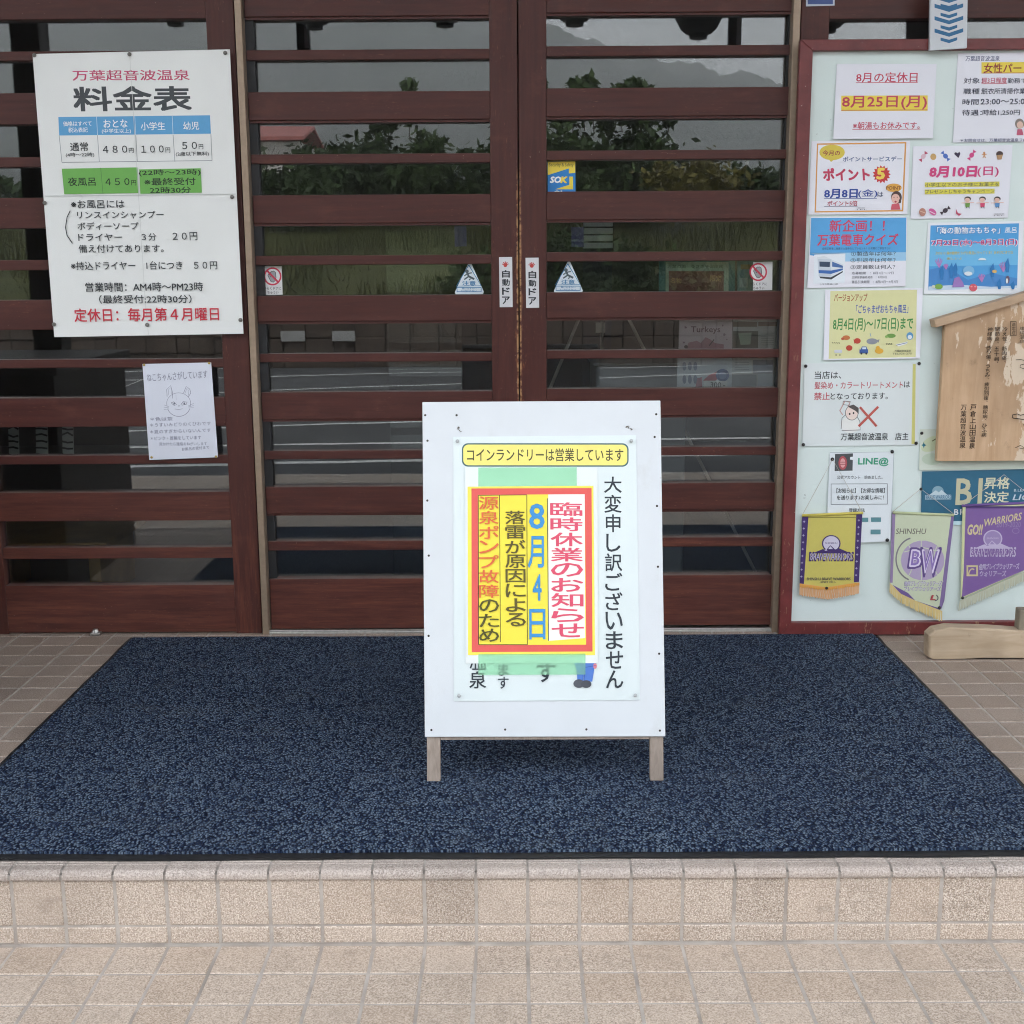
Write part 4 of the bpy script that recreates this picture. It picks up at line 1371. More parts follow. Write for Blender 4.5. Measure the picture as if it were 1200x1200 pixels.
# sea animals
S = nsheet('sea_animals_poster', 'bright blue undersea poster with pink coral, above the wooden plaque', [(1087.5, 261), (1199.5, 259), (1195.5, 345), (1082.5, 344.5)], P_WHITE2, slope=-.012)
S.zoom(1060, 160, 6.314)
S.poly([(192, 658), (846, 642), (832, 1120), (174, 1138)], '4f9ed8', 'sea_picture'); S.poly([(186, 800), (840, 790), (836, 950), (180, 960)], '6db8e4', 'sea_picture'); S.poly([(180, 985), (300, 960), (470, 1060), (640, 1010), (834, 1050), (832, 1120), (174, 1138)], '4888c8', 'sea_picture'); S.poly([(178, 1110), (400, 1096), (640, 1112), (832, 1102), (832, 1120), (174, 1138)], 'c3d6e8', 'sea_picture')
S.text('「海の動物おもちゃ」', 236, 668, 706, 724, '2c6fb0', .05); S.text('「海の動物おもちゃ」', 238, 670, 704, 722, 'eef3f6', .016)
S.text('風呂', 740, 674, 826, 714, 'eef3f6', .008)
S.text('7月23日(水)～8月3日(日)', 196, 762, 834, 818, 'e9e3ee', .05); S.text('7月23日(水)～8月3日(日)', 200, 765, 830, 815, 'c02a6a', .022)
S.text('かわいい海の動物たちがお風呂にやってくる！あそびにきてね', 228, 852, 800, 876, 'd0c060', .01); S.text('楽しいよ', 310, 894, 425, 912, 'd0c060', .01)
for (cu, cv, k) in ((255, 935, 1), (730, 965, 1.1), (570, 1046, .9), (305, 962, .6)):
    for w in range(-150, -20, 26):
        S.line([(cu, cv + 34 * k), (cu + 34 * k * math.cos(R(w)), cv + 34 * k * math.sin(R(w)))], 6, 'b57fc0', 'sea_picture')
for (cu, cv, h) in ((275, 1060, 110), (345, 1050, 120), (375, 1030, 100), (650, 1040, 105), (760, 1005, 110), (700, 1130, 80), (800, 1130, 60)):
    S.poly([(cu - 10, cv), (cu - 20, cv - h * .6), (cu + 4, cv - h), (cu + 14, cv - h * .5), (cu + 8, cv)], '2a78b8', 'sea_picture')
S.poly([(350, 1116), (365, 1050), (400, 1035), (430, 1080), (440, 1112)], '9a78b8', 'sea_picture')
S.ell(472, 995, 42, 38, '7fb6dc', 'sea_picture'); S.ell(468, 1014, 30, 15, 'dfe9ef', 'sea_picture'); S.ell(572, 915, 30, 17, 'e4ecf0', 'sea_picture', 180, 360)
S.ell(505, 1118, 30, 28, 'cf5a68', 'sea_picture'); S.ell(492, 1110, 8, 6, 'e59a9a', 'sea_picture'); S.ell(520, 1110, 8, 6, 'e59a9a', 'sea_picture')
S.ell(250, 1110, 30, 20, '7fae52', 'sea_picture'); S.ell(212, 1110, 12, 11, 'd8dcc8', 'sea_picture'); S.ell(662, 998, 18, 12, 'd6b06a', 'sea_picture'); S.ell(760, 1058, 14, 28, '6a5a70', 'sea_picture'); S.ell(754, 1068, 8, 20, 'e6ecee', 'sea_picture')
S.done()
# mixed toys
S = nsheet('toy_bath_poster', 'pale yellow poster with green date and small toys, below the train poster', [(967, 339.5), (1081.5, 337.5), (1078, 420), (965, 422)], P_WHITE, slope=-.012)
S.zoom(900, 250, 4)
S.poly([(292, 364), (698, 358), (692, 674), (284, 682)], 'd9d7a2')
S.text('バージョンアップ', 309, 378, 464, 414, 'a04a2e', .018); S.text('「ごちゃまぜおもちゃ風呂」', 412, 430, 656, 470, '3553a8', .018); S.text('8月4日(月)～17日(日)まで', 304, 494, 678, 556, '3f8a46', .022)
S.ell(366, 583, 18, 11, 'c0703e'); S.ell(350, 588, 8, 6, 'b5553a'); S.ell(418, 598, 16, 13, 'b8402e'); S.poly([(405, 612), (400, 590), (412, 598)], 'b8402e'); S.ell(487, 600, 26, 14, '8b8f98', a0=0, a1=360); S.poly([(506, 596), (522, 590), (518, 606)], '8b8f98'); S.line([(482, 578), (478, 562)], 3, '7aa8c8')
S.ell(576, 574, 22, 10, '6f9a4a'); S.ell(555, 578, 8, 6, '8ab060'); S.ell(664, 575, 16, 18, '5a9ac8'); S.ell(664, 580, 10, 10, 'e4ecee')
S.ell(380, 631, 15, 13, 'b8402e'); S.rect(428, 638, 468, 656, '3a5a9c'); S.poly([(434, 638), (440, 624), (460, 624), (466, 638)], '3a5a9c'); S.rect(441, 628, 459, 637, 'c8d6e4'); S.ell(437, 657, 5, 5, '30343c'); S.ell(460, 657, 5, 5, '30343c')
S.ell(520, 645, 20, 13, 'd9a63a'); S.ell(514, 630, 9, 9, 'd9a63a'); S.poly([(598, 614), (655, 600), (650, 612), (610, 624)], 'e6e8ea'); S.line([(600, 618), (652, 606)], 3, '6a7a90')
for k in range(4):
    S.line([(300 + k * 10, 604), (305 + k * 10, 610)], 3, '5a5a48'); S.line([(552 + k * 8, 608), (556 + k * 8, 616)], 3, '5a5a48')
S.rect(310, 640, 346, 654, 'c9cbd4'); S.ell(318, 664, 3, 3, '444'.ljust(6, '4')); S.ell(336, 664, 3, 3, '444444')
S.text('万葉超音波温泉', 592, 640, 668, 650, '5a5c50', .006); S.text('TEL026-275', 582, 654, 672, 662, '5a5c50', .004)
S.done()
# hair dye ban
S = nsheet('hair_dye_notice', 'white hair dye ban notice with a crossed out washing figure, above the yellow pennant', [(942.5, 426), (1078.5, 424.5), (1074.5, 521.5), (940, 523)], paper('dde4e4', .28, .12), slope=-.008, thick=.0011)
S.zoom(900, 250, 4)
k_ = '2c3236'; r_ = 'b8505a'
S.poly([(678, 706), (692, 706), (688, 1080), (672, 1082)], 'ccc878')
S.text('当店は、', 218, 741, 342, 776, k_, .012)
S.text('髪染め・カラートリートメント', 217, 790, 632, 824, r_, .014); S.text('は', 636, 788, 664, 816, k_, .012)
S.text('禁止', 215, 840, 288, 875, r_, .016); S.text('となっております。', 292, 842, 560, 873, k_, .012)
S.ell(385, 990, 44, 40, 'e6e6e2'); S.line([(342, 1010), (346, 960), (372, 935), (410, 940), (430, 975), (432, 1015), (345, 1018)], 3, '7a7676')
S.ell(392, 935, 30, 34, 'e9d5cc'); S.arc(392, 935, 30, 34, 0, 360, 3, '7a7676'); S.poly([(372, 905), (400, 896), (424, 912), (424, 940), (410, 926)], '54504e'); S.line([(350, 945), (336, 925), (360, 880), (384, 886), (374, 905)], 5, 'c49a92'); S.line([(352, 880), (386, 882), (380, 900), (350, 896)], 3, '7a7676', closed=True)
S.ell(382, 940, 4, 5, '3a3636'); S.ell(400, 936, 4, 5, '3a3636')
S.line([(424, 998), (516, 906)], 11, 'bb5a52'); S.line([(430, 908), (508, 998)], 11, 'bb5a52')
S.text('万葉超音波温泉　店主', 340, 1030, 656, 1064, k_, .012)
S.pins([(176, 716), (707, 704), (165, 1084), (693, 1077)], 2.0, '2c2a2a', 'pin', .004)
S.done()
# account notice
S = nsheet('account_notice', 'white account notice with green heading and a red lantern picture, behind the yellow pennant', [(972.3, 530), (1047.6, 529.5), (1043.5, 634.5), (968, 637)], paper('dfe6ea', .28, .08), slope=-.004)
S.zoom(900, 520, 4)
S.line([(290, 42), (590, 38), (574, 460)], 2.4, '9aa6ac')
S.poly([(314, 48), (398, 45), (396, 126), (312, 128)], '4b4f52'); S.ell(350, 90, 20, 32, 'b05058'); S.ell(350, 90, 12, 22, 'd8a0a0'); S.line([(338, 86), (362, 86)], 3, '8a3038'); S.line([(338, 96), (362, 96)], 3, '8a3038'); S.poly([(385, 62), (400, 60), (398, 76), (384, 74)], 'dfe6ea')
S.text('LINE@', 422, 66, 563, 105, '3c9a78', .03)
S.text('公式アカウント　始めました。', 323, 149, 536, 166, '3a4046', .008)
S.frame(294, 187, 560, 285, 2.6, '6a7278', 'lettering')
S.text('【お知らせ】【お得な情報】', 320, 208, 546, 231, '3a4046', .012); S.text('を送ります♪お楽しみに！', 322, 241, 542, 263, '3a4046', .012)
S.text('登録方法', 378, 302, 453, 320, '3a4046', .012)
S.rect(482, 345, 529, 366, '5a8a92'); S.rect(440, 346, 469, 366, '5a8a92'); S.rect(480, 402, 527, 424, '5a8a92')
S.pins([(301, 72), (581, 37), (558, 451)], 2.1, '2c2a2a', 'pin', .005)
S.done()
# leafy poster behind the plaque
S = nsheet('leafy_poster', 'pale poster with green leaves mostly hidden behind the wooden plaque', [(1078, 503), (1212, 501), (1211, 549.5), (1077, 551)], paper('d3ddd0', .5, .05))
S.zoom(1080, 320, 5)
S.ell(60, 1000, 70, 40, 'cbd6b4', rot=-28); S.ell(150, 1060, 60, 36, 'd0dab8', rot=20); S.ell(60, 1090, 60, 34, 'c2d2be'); S.poly([(12, 988), (16, 1002), (28, 1008), (16, 1014), (12, 1028), (8, 1014), (-2, 1008), (8, 1002)], '2f7a90'); S.line([(60, 985), (110, 955)], 5, '5a5a30')
S.pins([(0, 938)], 1.9, '2c2a2a', 'pin', .004)
S.done()
# teal banner
S = nsheet('promotion_banner', 'dark teal promotion banner with pale gold letters, below the wooden plaque', [(1080.5, 552.5), (1236, 549), (1236, 609), (1079, 611.5)], ink('2b6480', .4), .0012, cat='banner', slope=-.012)
S.zoom(900, 520, 4)
S.text('B1', 880, 166, 998, 284, 'bdbb9c', .024); S.text('昇格', 1014, 158, 1130, 212, 'cfd0b4', .022); S.text('決定', 1012, 225, 1126, 276, 'cfd0b4', .022)
S.text('B1', 872, 307, 904, 333, 'd4d8dc', .02); S.text('LIGA', 1146, 238, 1260, 264, 'bcc9d2', .02, .2); S.text('B.LEAGUE', 1152, 212, 1250, 224, 'bcc9d2', .01)
S.text('CHAMPION', 906, 307, 1160, 333, 'd4d8dc', .02)
S.ell(796, 222, 27, 24, '7fa2b2'); S.poly([(745, 246), (786, 218), (800, 228), (812, 216), (848, 246)], 'b8cad2'); S.rect(736, 240, 858, 262, '9db6c4'); S.text('BRAVE WARRIORS', 740, 242, 856, 260, '3a6a88', .01)
S.rect(715, 364, 1320, 382, 'bcd8e0', 'lower_strip')
S.done()

# pennants
def logo(S, cu, cv, k, c1, c2, c3, sl=0):
    S.ell(cu, cv, 44 * k, 40 * k, c1); S.ell(cu, cv, 38 * k, 35 * k, c2)
    S.text('SHINSHU', cu - 28 * k, cv - 6 * k, cu + 28 * k, cv + 2 * k, c1, .01)
    S.poly([(cu - 88 * k, cv + 46 * k), (cu - 40 * k, cv + 26 * k), (cu - 24 * k, cv + 30 * k), (cu - 4 * k, cv + 8 * k), (cu + 18 * k, cv + 28 * k), (cu + 36 * k, cv + 22 * k), (cu + 92 * k, cv + 46 * k)], c1)
    S.poly([(cu - 14 * k, cv + 26 * k), (cu - 4 * k, cv + 12 * k), (cu + 8 * k, cv + 26 * k)], c2); S.poly([(cu - 32 * k, cv + 33 * k), (cu - 24 * k, cv + 25 * k), (cu - 18 * k, cv + 33 * k)], c2)
    S.text('BRAVEWARRIORS', cu - 104 * k, cv + 40 * k, cu + 104 * k, cv + 82 * k, c1, .035); S.text('BRAVEWARRIORS', cu - 98 * k, cv + 46 * k, cu + 98 * k, cv + 76 * k, c3, .012)
def string(S, pts):
    s0 = MB()
    P_ = [S.pl.world(*S.pl.loc(*p), .004) for p in pts]
    s0.tube(P_, .0009, 6)
    inv = S.o.matrix_world.inverted()
    s0.v = [inv @ v for v in s0.v]
    o = s0.build('hanging_cord', ink('b9b3a6', .8)); o.parent = S.o
def rod(S, p0, p1, col, r=.0042):
    s0 = MB()
    P_ = [S.pl.world(*S.pl.loc(*p0), .002), S.pl.world(*S.pl.loc(*p1), .002)]
    s0.tube(P_, r, 10)
    inv = S.o.matrix_world.inverted()
    s0.v = [inv @ v for v in s0.v]
    o = s0.build('rod', ink(col, .4), smooth=True); o.parent = S.o
def fringe(S, top_pts, bot_pts, col, n=46):
    """strands hanging from a polyline, each a thin strip"""
    m = ink(col, .8)
    def along(P_, t):
        seg = t * (len(P_) - 1); i = min(int(seg), len(P_) - 2); f = seg - i
        return (P_[i][0] + (P_[i + 1][0] - P_[i][0]) * f, P_[i][1] + (P_[i + 1][1] - P_[i][1]) * f)
    for k in range(n):
        a, b = along(top_pts, k / n), along(top_pts, (k + 1) / n)
        c, d = along(bot_pts, (k + .92) / n), along(bot_pts, (k + .08) / n)
        j = random.uniform(-7, 5); q = random.uniform(-3, 3)
        S.put('fringe', m, [S.L(*a), S.L(*b), S.L(c[0] + q, c[1] + j), S.L(d[0] + q, d[1] + j)], [(0, 1, 2, 3)])

PEN = facade(NB_FACE - .012)
S = Sheet('yellow_pennant', 'yellow team pennant with purple edges and orange fringe, hung lower left on the notice board', 'pennant', [(940.5, 604), (1010.3, 601.5), (1005.6, 682), (971, 688.5), (937, 684)], PEN, ink('c9bd62', .45), .0014, group='team pennants on the notice board')
S.zoom(930, 595, 9.231)
S.poly([(92, 90), (160, 88), (110, 822), (62, 830)], '3f2a66', 'edge_band'); S.poly([(676, 72), (742, 62), (706, 800), (650, 806)], '3f2a66', 'edge_band')
for k in range(9):
    S.star(113 - k * 4, 150 + k * 74, 15, 7, 4, 'a9a2bc', 'edge_band'); S.star(705 - k * 4, 135 + k * 74, 15, 7, 4, 'a9a2bc', 'edge_band')
S.rect(156, 100, 678, 106, '7a7430', 'edge_band')
logo(S, 405, 385, 2.3, '3f2a66', 'c9c3d6', 'b9b2cc')
S.text('SHINSHU BRAVE WARRIORS', 140, 752, 612, 782, '33304a', .014); S.text('-SINCE 2011-', 280, 790, 452, 812, '33304a', .012)
fringe(S, [(62, 815), (350, 856), (704, 800)], [(60, 945), (380, 990), (700, 922)], 'dba97c', 60)
fringe(S, [(62, 815), (350, 856), (704, 800)], [(60, 850), (350, 885), (704, 835)], 'e0a04c', 30)
rod(S, (940, 604), (1011, 600.8), 'cdbd58'); string(S, [(940.5, 602), (975.4, 538), (1010, 600)])
S.pins([(350, 862)], 1.8, '33261c', 'pin', .004)
S.done()
S = Sheet('cream_pennant', 'cream team pennant with purple letters over a ball, between two other pennants', 'pennant', [(1046, 600), (1117, 602.5), (1113, 640), (1101.5, 716), (1070, 702), (1042.5, 684)], PEN, ink('c3cbb0', .5), .0014, group='team pennants on the notice board')
S.zoom(1030, 590, 7.059)
S.poly([(108, 66), (136, 68), (112, 655), (90, 655)], '8d7aa0', 'edge_band'); S.poly([(598, 88), (622, 90), (540, 800), (512, 880), (498, 850)], '7d6a98', 'edge_band')
S.poly([(112, 672), (240, 740), (300, 802), (505, 868), (505, 892), (300, 815), (200, 770)], '6d5690', 'edge_band')
S.text('SHINSHU', 138, 206, 388, 252, '6d6a62', .008, .1)
S.ell(360, 470, 180, 165, 'ab9cba'); S.line([(208, 400), (360, 362), (510, 400)], 8, 'c3cbb0'); S.line([(348, 300), (350, 640)], 7, 'c3cbb0'); S.arc(120, 470, 160, 200, -60, 60, 7, 'c3cbb0'); S.arc(610, 470, 160, 200, 120, 240, 7, 'c3cbb0')
S.arc(300, 460, 160, 180, 110, 255, 12, '7d7a82')
S.text('B', 240, 372, 350, 530, '5e4884', .045, .1); S.text('W', 330, 372, 500, 600, '5e4884', .04, .05); S.text('B', 254, 386, 336, 516, 'd9cfe4', .045, .1); S.text('W', 346, 386, 486, 570, 'd9cfe4', .03, .05); S.text('B', 262, 394, 328, 508, '8a72b4', .012, .1); S.text('W', 356, 394, 474, 550, '8a72b4', .006, .05)
S.text('信州ブレイブウォリアーズ', 206, 640, 516, 680, '8a80a4', .05); S.text('信州ブレイブウォリアーズ', 210, 643, 512, 677, 'd8d4de', .006); S.text('ブレイブウォリアーズ', 206, 686, 506, 722, '8a80a4', .05); S.text('ブレイブウォリアーズ', 210, 689, 502, 719, 'd8d4de', .006)
S.text('L', 424, 758, 462, 796, 'b04a54', .05, .2); S.arc(460, 778, 26, 24, -70, 90, 8, '5a5660')
fringe(S, [(88, 655), (180, 745), (300, 800), (518, 885)], [(84, 730), (180, 822), (300, 880), (515, 972)], 'd3bd82', 50)
rod(S, (1046, 600.5), (1117.5, 603.5), 'bcc49a'); string(S, [(1045, 600), (1078.5, 572.5), (1117, 602)])
S.pins([(495, 857), (342, -122)], 1.8, '2c2a2a', 'pin', .004)
S.done()
S = Sheet('purple_pennant', 'purple team pennant with cream edges and a slanted fringe, at the right photo edge', 'pennant', [(1128, 592.5), (1216, 588.5), (1211, 664), (1125.5, 702)], PEN, ink('c6c99c', .5), .0014, group='team pennants on the notice board')
S.zoom(1030, 590, 7.059)
S.poly([(716, 40), (1290, 15), (1262, 520), (1185, 558), (684, 775), (700, 560)], '7a5c98')
S.rect(716, 22, 1300, 40, '46306a', 'edge_band')
S.text('GO!!', 730, 176, 852, 256, 'cbbd92', .04, .15); S.text('WARRIORS', 866, 130, 1176, 190, 'cbbd92', .02, .1, slope=-.18); S.text('2019-2020', 970, 152, 1170, 196, '8f7aa8', .012)
S.arc(1130, 225, 28, 22, 0, 360, 5, '8f7aa8')
logo(S, 940, 290, 1.8, 'bdb0cd', '9885b3', '7a5c98')
S.frame(722, 510, 816, 600, 14, 'cbbd92', 'emblem'); S.arc(770, 590, 30, 50, 180, 300, 10, 'cbbd92', 'emblem')
S.text('信州ブレイブウォリアーズ', 826, 500, 1155, 546, 'c3b8d2', .05, slope=-.02); S.text('ウォリアーズ', 832, 556, 1046, 600, 'c3b8d2', .05); S.text('信州ブレイブウォリアーズ', 830, 506, 1150, 542, '7a609a', .004, slope=-.02); S.text('ウォリアーズ', 836, 560, 1042, 596, '7a609a', .004)
fringe(S, [(665, 800), (1285, 520)], [(655, 886), (1285, 600)], 'b9bba6', 60)
rod(S, (1127, 592.5), (1218, 588.4), '6b5090')
string(S, [(1128, 592), (1176, 556), (1216, 588)])
S.pins([(686, 776)], 1.8, '2c2a2a', 'pin', .004)
S.done()

# chevron plaque hanging over the frame
S = Sheet('chevron_plaque', 'white plastic plaque with a column of blue chevrons, over the notice board frame', 'plaque', [(1089, -22), (1132.5, -22), (1131.3, 56.8), (1088, 59.8)], facade(-0.082), simple('white_plastic', (.62, .65, .68), .35, 0, 12, .06), .012)
S.zoom(900, 0, 4)
for v in (-62, -20, 22, 80, 138):
    c_ = '2f6a94'
    S.poly([(774, v), (842, v + 20), (908, v - 2), (908, v + 16), (842, v + 38), (774, v + 18)], c_, 'chevrons')
    S.poly([(802, v + 42), (842, v + 52), (880, v + 40), (880, v + 54), (842, v + 68), (802, v + 56)], c_, 'chevrons')
S.done()
# small blue sticker on the stile of the right window
S = Sheet('blue_sticker', 'small blue and silver sticker at the top photo edge beside the right door post', 'sticker', [(944.5, -14), (978.5, -14), (978, 6.5), (944.5, 7.5)], facade(-0.0135), paper('c4cad6', .3), .0005)
S.zoom(900, 0, 4)
S.rect(186, -50, 304, 20, '3e5288'); S.rect(196, -40, 294, -8, '8fa0c4')
S.done()

# ------------------------------------------------------------------ ema-shaped wooden plaque
EW = bare_wood('varnished_cypress', (0.50, 0.315, 0.175), (0.62, 0.42, 0.26), True)
EY = -0.105
ep = facade(EY)
le, re_ = ep.loc(1108.5, 377), None
bx0, bz0 = ep.loc(1102, 540.5)
exl = ep.loc(1107, 385)[0]
cxm = ep.loc(1262, 400)[0]
ht = ep.loc(1106, 380)[1]
slope_e = (ep.loc(1200, 352)[1] - ep.loc(1106, 380)[1]) / (ep.loc(1200, 352)[0] - ep.loc(1106, 380)[0])
apex = ht + slope_e * (cxm - exl)
poly = [(exl, bz0), (2 * cxm - exl, bz0), (2 * cxm - exl, ht), (cxm, apex), (exl, ht)]
er = empty('wooden_plaque', (cxm, EY, (bz0 + apex) / 2), 'pentagonal wooden plaque with peeling surface and brushed black characters, on the notice board', 'plaque')
mb = MB().prism(poly, .022, lambda a, b, c: Vector((a, EY + c, b)))
o = mb.build('panel', EW, er); bv = o.modifiers.new('b', 'BEVEL'); bv.width = .0015; bv.segments = 2
rw = .024
ov = .034
dirv = Vector((1, slope_e)).normalized()
nrm = Vector((-dirv.y, dirv.x))
p0 = Vector((exl, ht)) - dirv * ov + nrm * .001
p1 = Vector((cxm, apex)) + nrm * .001
for sgn in (1, -1):
    q = [p0, p1, p1 + Vector((0, rw * 1.04)), p0 + nrm * rw]
    q = [((a if sgn > 0 else 2 * cxm - a), b) for a, b in q]
    mb = MB().prism(q, .047, lambda a, b, c: Vector((a, EY - .022 + c, b)))
    o = mb.build('roof_strip', EW if False else bare_wood('cypress_strip', (0.47, 0.32, 0.20), (0.58, 0.41, 0.27), False), er)
    bv = o.modifiers.new('b', 'BEVEL'); bv.width = .0015; bv.segments = 2
S = Sheet('brushed_text', None, None, [(1110, 385), (1200, 385), (1200, 535), (1110, 535)], facade(EY - .0002), EW, .0001)
bpy.data.objects.remove(S.o)
class PlaqueText(Sheet):
    def __init__(s):
        s.pl, s.parts, s.slope, s.zo, s.z = facade(EY - .0006), {}, 0, (0, 0, 1), 0.0
        s.c = s.pl.loc(1160, 460)
        s.o = er
    def done(s):
        for part, (vs, fs, mi, ms) in s.parts.items():
            me = bpy.data.meshes.new(part)
            wm = s.pl.matrix(s.c[0], s.c[1], 0)
            me.from_pydata([wm @ Vector(v) - Vector(er.location) for v in vs], [], fs)
            for m_ in ms: me.materials.append(m_)
            for p_, k in zip(me.polygons, mi): p_.material_index = k
            o_ = bpy.data.objects.new(part, me); COL.objects.link(o_); o_.parent = er
S = PlaqueText()
S.zoom(1080, 320, 5)
bk = '33241a'
S.vtext('万葉超音波温泉', 246, 238, 770, 1028, 34, col=bk, bold=.009)
S.vtext('戸倉上山田温泉', 302, 294, 768, 1030, 34, col=bk, bold=.009)
S.vtext('神経痛、きり傷、うちみ、疲労回復、糖尿病、ひふ病', 400, 362, 316, 960, 29, col=bk, bold=.007)
S.vtext('関節炎、五十肩、', 442, 434, 314, 545, 29, col=bk, bold=.007)
S.vtext('冷え性、筋肉痛、', 486, 478, 314, 540, 29, col=bk, bold=.007)
S.frame(516, 282, 552, 368, 3, bk, 'lettering'); S.vtext('適応症', 535, 534, 288, 362, 22, col=bk, bold=.002)
S.vtext('単純温泉', 586, 582, 312, 412, 30, col=bk, bold=.004); S.vtext('泉質', 640, 638, 300, 360, 28, col=bk)
S.line([(548, 508), (575, 506), (605, 512), (640, 508)], 4, bk, 'drawing'); S.line([(605, 530), (575, 538), (572, 552), (590, 558), (625, 554)], 4, bk, 'drawing')
S.line([(530, 848), (528, 830), (556, 824), (575, 832), (600, 826), (640, 834), (640, 856), (590, 856), (560, 852), (530, 848)], 5, bk, 'drawing'); S.line([(590, 880), (600, 905), (630, 915)], 3, bk, 'drawing'); S.line([(545, 1022), (575, 1008), (600, 1024), (570, 1028)], 4, bk, 'drawing')
S.done()

# ------------------------------------------------------------------ log by the notice board
LOGW = bare_wood('pale_log_wood', (0.42, 0.31, 0.20), (0.58, 0.46, 0.33), False)
pl0 = at_z(1089, 773, 0.0)
LY = pl0.y
lp = facade(LY)
q = [lp.loc(u, v) for u, v in ((1088.5, 771), (1089, 745), (1096, 739), (1112, 735.5), (1160, 737), (1216, 741), (1290, 744), (1290, 781), (1216, 778.5), (1180, 777.5), (1150, 773), (1126, 773.5), (1108, 775.5), (1092, 774.5))]
q = [(a, max(0.0006, b)) for a, b in q]
mb = MB()
n = len(q)
rings = []
for (dy, ins) in ((0, .005), (.005, 0), (.046, -.001), (.055, .004), (.060, .010)):
    cx_ = sum(a for a, _ in q) / n; cz_ = sum(b for _, b in q) / n
    ring = []
    for a, b in q:
        d = Vector((a - cx_, b - cz_)); l = d.length
        d2 = d * (max(0.002, (l - ins)) / l)
        ring.append(Vector((cx_ + d2.x, LY + dy, max(.0005, cz_ + d2.y))))
    rings.append(ring)
vs = [v for r_ in rings for v in r_]
fs = []
for k in range(len(rings) - 1):
    for i in range(n):
        j = (i + 1) % n
        fs.append((k * n + i, k * n + j, (k + 1) * n + j, (k + 1) * n + i))
for base in (0, (len(rings) - 1) * n):
    for t_ in tessellate_polygon([[Vector((a, b, 0)) for a, b in q]]):
        fs.append(tuple(base + i for i in t_))
mb.add(vs, fs)
lr = empty('log_stand', (sum(a for a, _ in q) / n, LY + .045, 0), 'pale hewn log foot with an upright stump lying on tiles below the notice board', 'log')
o = mb.build('log', LOGW, lr); bv = o.modifiers.new('b', 'BEVEL'); bv.width = .006; bv.segments = 3; bv.limit_method = 'ANGLE'
pu = lp.loc(1197.5, 716)
pv = lp.loc(1197.5, 741)
MB().box(pu[0], pu[0] + .15, LY + .012, LY + .050, pv[1] - .02, pu[1] + .0, bev=.004).build('upright', simple('grey_green_old_wood', (0.22, 0.19, 0.14), .8, 0, 12, .3), lr)

# ------------------------------------------------------------------ inside the entrance hall
MX = 0.28
def isheet(name, label, cat, q, Y, m, **kw):
    return Sheet(name, label, cat, q, facade(Y), m, .003, **kw)
# framed noticeboard inside
S = isheet('framed_sign', 'round cornered green framed sign with red panel behind the right door glass', 'sign', [(772, 306), (861, 304), (861, 372), (772, 374)], .075, ink('2f6a6a', .5))
S.zoom(770, 300, 7.056)
S.rect(70, 50, 590, 420, 'a9b8a4'); S.rect(95, 125, 550, 420, '7a2e26')
S.text('万葉の湯　うさぎや御座候', 85, 72, 545, 100, '4a5a3a', .012); S.text('名物', 110, 180, 200, 225, 'c98a5a', .02); S.text('限定', 440, 160, 530, 210, 'c98a5a', .02)
S.done()
S = isheet('teal_poster', 'small teal poster behind the right door glass beside the no touching sticker', 'poster', [(864, 306), (884, 306), (884, 372), (864, 372)], .078, ink('5c7f86', .5))
S.zoom(770, 300, 7.056); S.rect(690, 70, 790, 110, '8a6a3a'); S.rect(680, 180, 750, 260, '93a6a4'); S.done()
S = isheet('event_poster', 'pinkish white handwritten event poster behind the right door glass', 'poster', [(796, 375), (858, 374), (858, 409), (795, 411)], .055, paper('c9b4ba', .5))
S.zoom(770, 300, 7.056)
S.text('Turkeys', 278, 582, 520, 645, '5a3040', .014); S.poly([(240, 765), (260, 715), (330, 700), (360, 720), (400, 670), (440, 690), (480, 720), (550, 730), (550, 765)], 'a87a86')
for x, y, r in ((235, 590, 14), (555, 650, 15), (220, 715, 12), (540, 575, 10), (575, 690, 8)): S.star(x, y, r, r * .5, 5, '7a5a6a')
S.line([(430, 740), (470, 690)], 8, '4a3038'); S.ell(238, 750, 16, 14, '4a3038'); S.done()
S = isheet('price_poster', 'white poster with a hand written 300 tag behind the right door glass', 'poster', [(794, 418), (858, 417), (857, 458), (793, 459)], .055, paper('c2c6d0', .5))
S.zoom(770, 300, 7.056)
for r in range(2):
    for c in range(3): S.ell(225 + c * 45, 910 + r * 110, 16, 36, '8a8fa4')
S.poly([(380, 1030), (420, 990), (500, 950), (520, 1000), (480, 1030)], 'a84a5a'); S.ell(540, 985, 55, 52, '3f5486'); S.ell(540, 988, 34, 30, '6f82ac'); S.poly([(330, 1010), (372, 1000), (372, 1090), (315, 1090)], 'a86a78')
S.rect(385, 1032, 580, 1092, 'd6d6d8'); S.text('300.-', 440, 1042, 560, 1086, '30323a', .012); S.done()
S = isheet('leaflet_sheet', 'grey leaflet sheet with photographs behind the right door glass next to the event poster', 'leaflet', [(859, 374), (914, 373), (913, 460), (858, 461)], .058, paper('a9a9a6', .5))
S.zoom(770, 300, 7.056)
S.rect(625, 545, 825, 585, '5a4a3a'); S.rect(835, 545, 1010, 580, '6a5040'); S.rect(618, 620, 835, 760, '57564e'); S.poly([(670, 640), (780, 632), (770, 730), (690, 735)], '8f9a8a'); S.rect(840, 625, 980, 760, '9c9c9a')
for k in range(6): S.line([(860, 645 + k * 18), (965, 643 + k * 18)], 4, '77777a')
S.rect(610, 860, 785, 970, 'b4b8bc'); S.rect(792, 860, 960, 970, '6f7484'); S.rect(605, 980, 820, 1085, '7a7c80'); S.rect(830, 975, 1000, 1090, 'a4aab0')
for k in range(4): S.line([(640, 880 + k * 20), (760, 878 + k * 20)], 4, '85898e')
S.done()
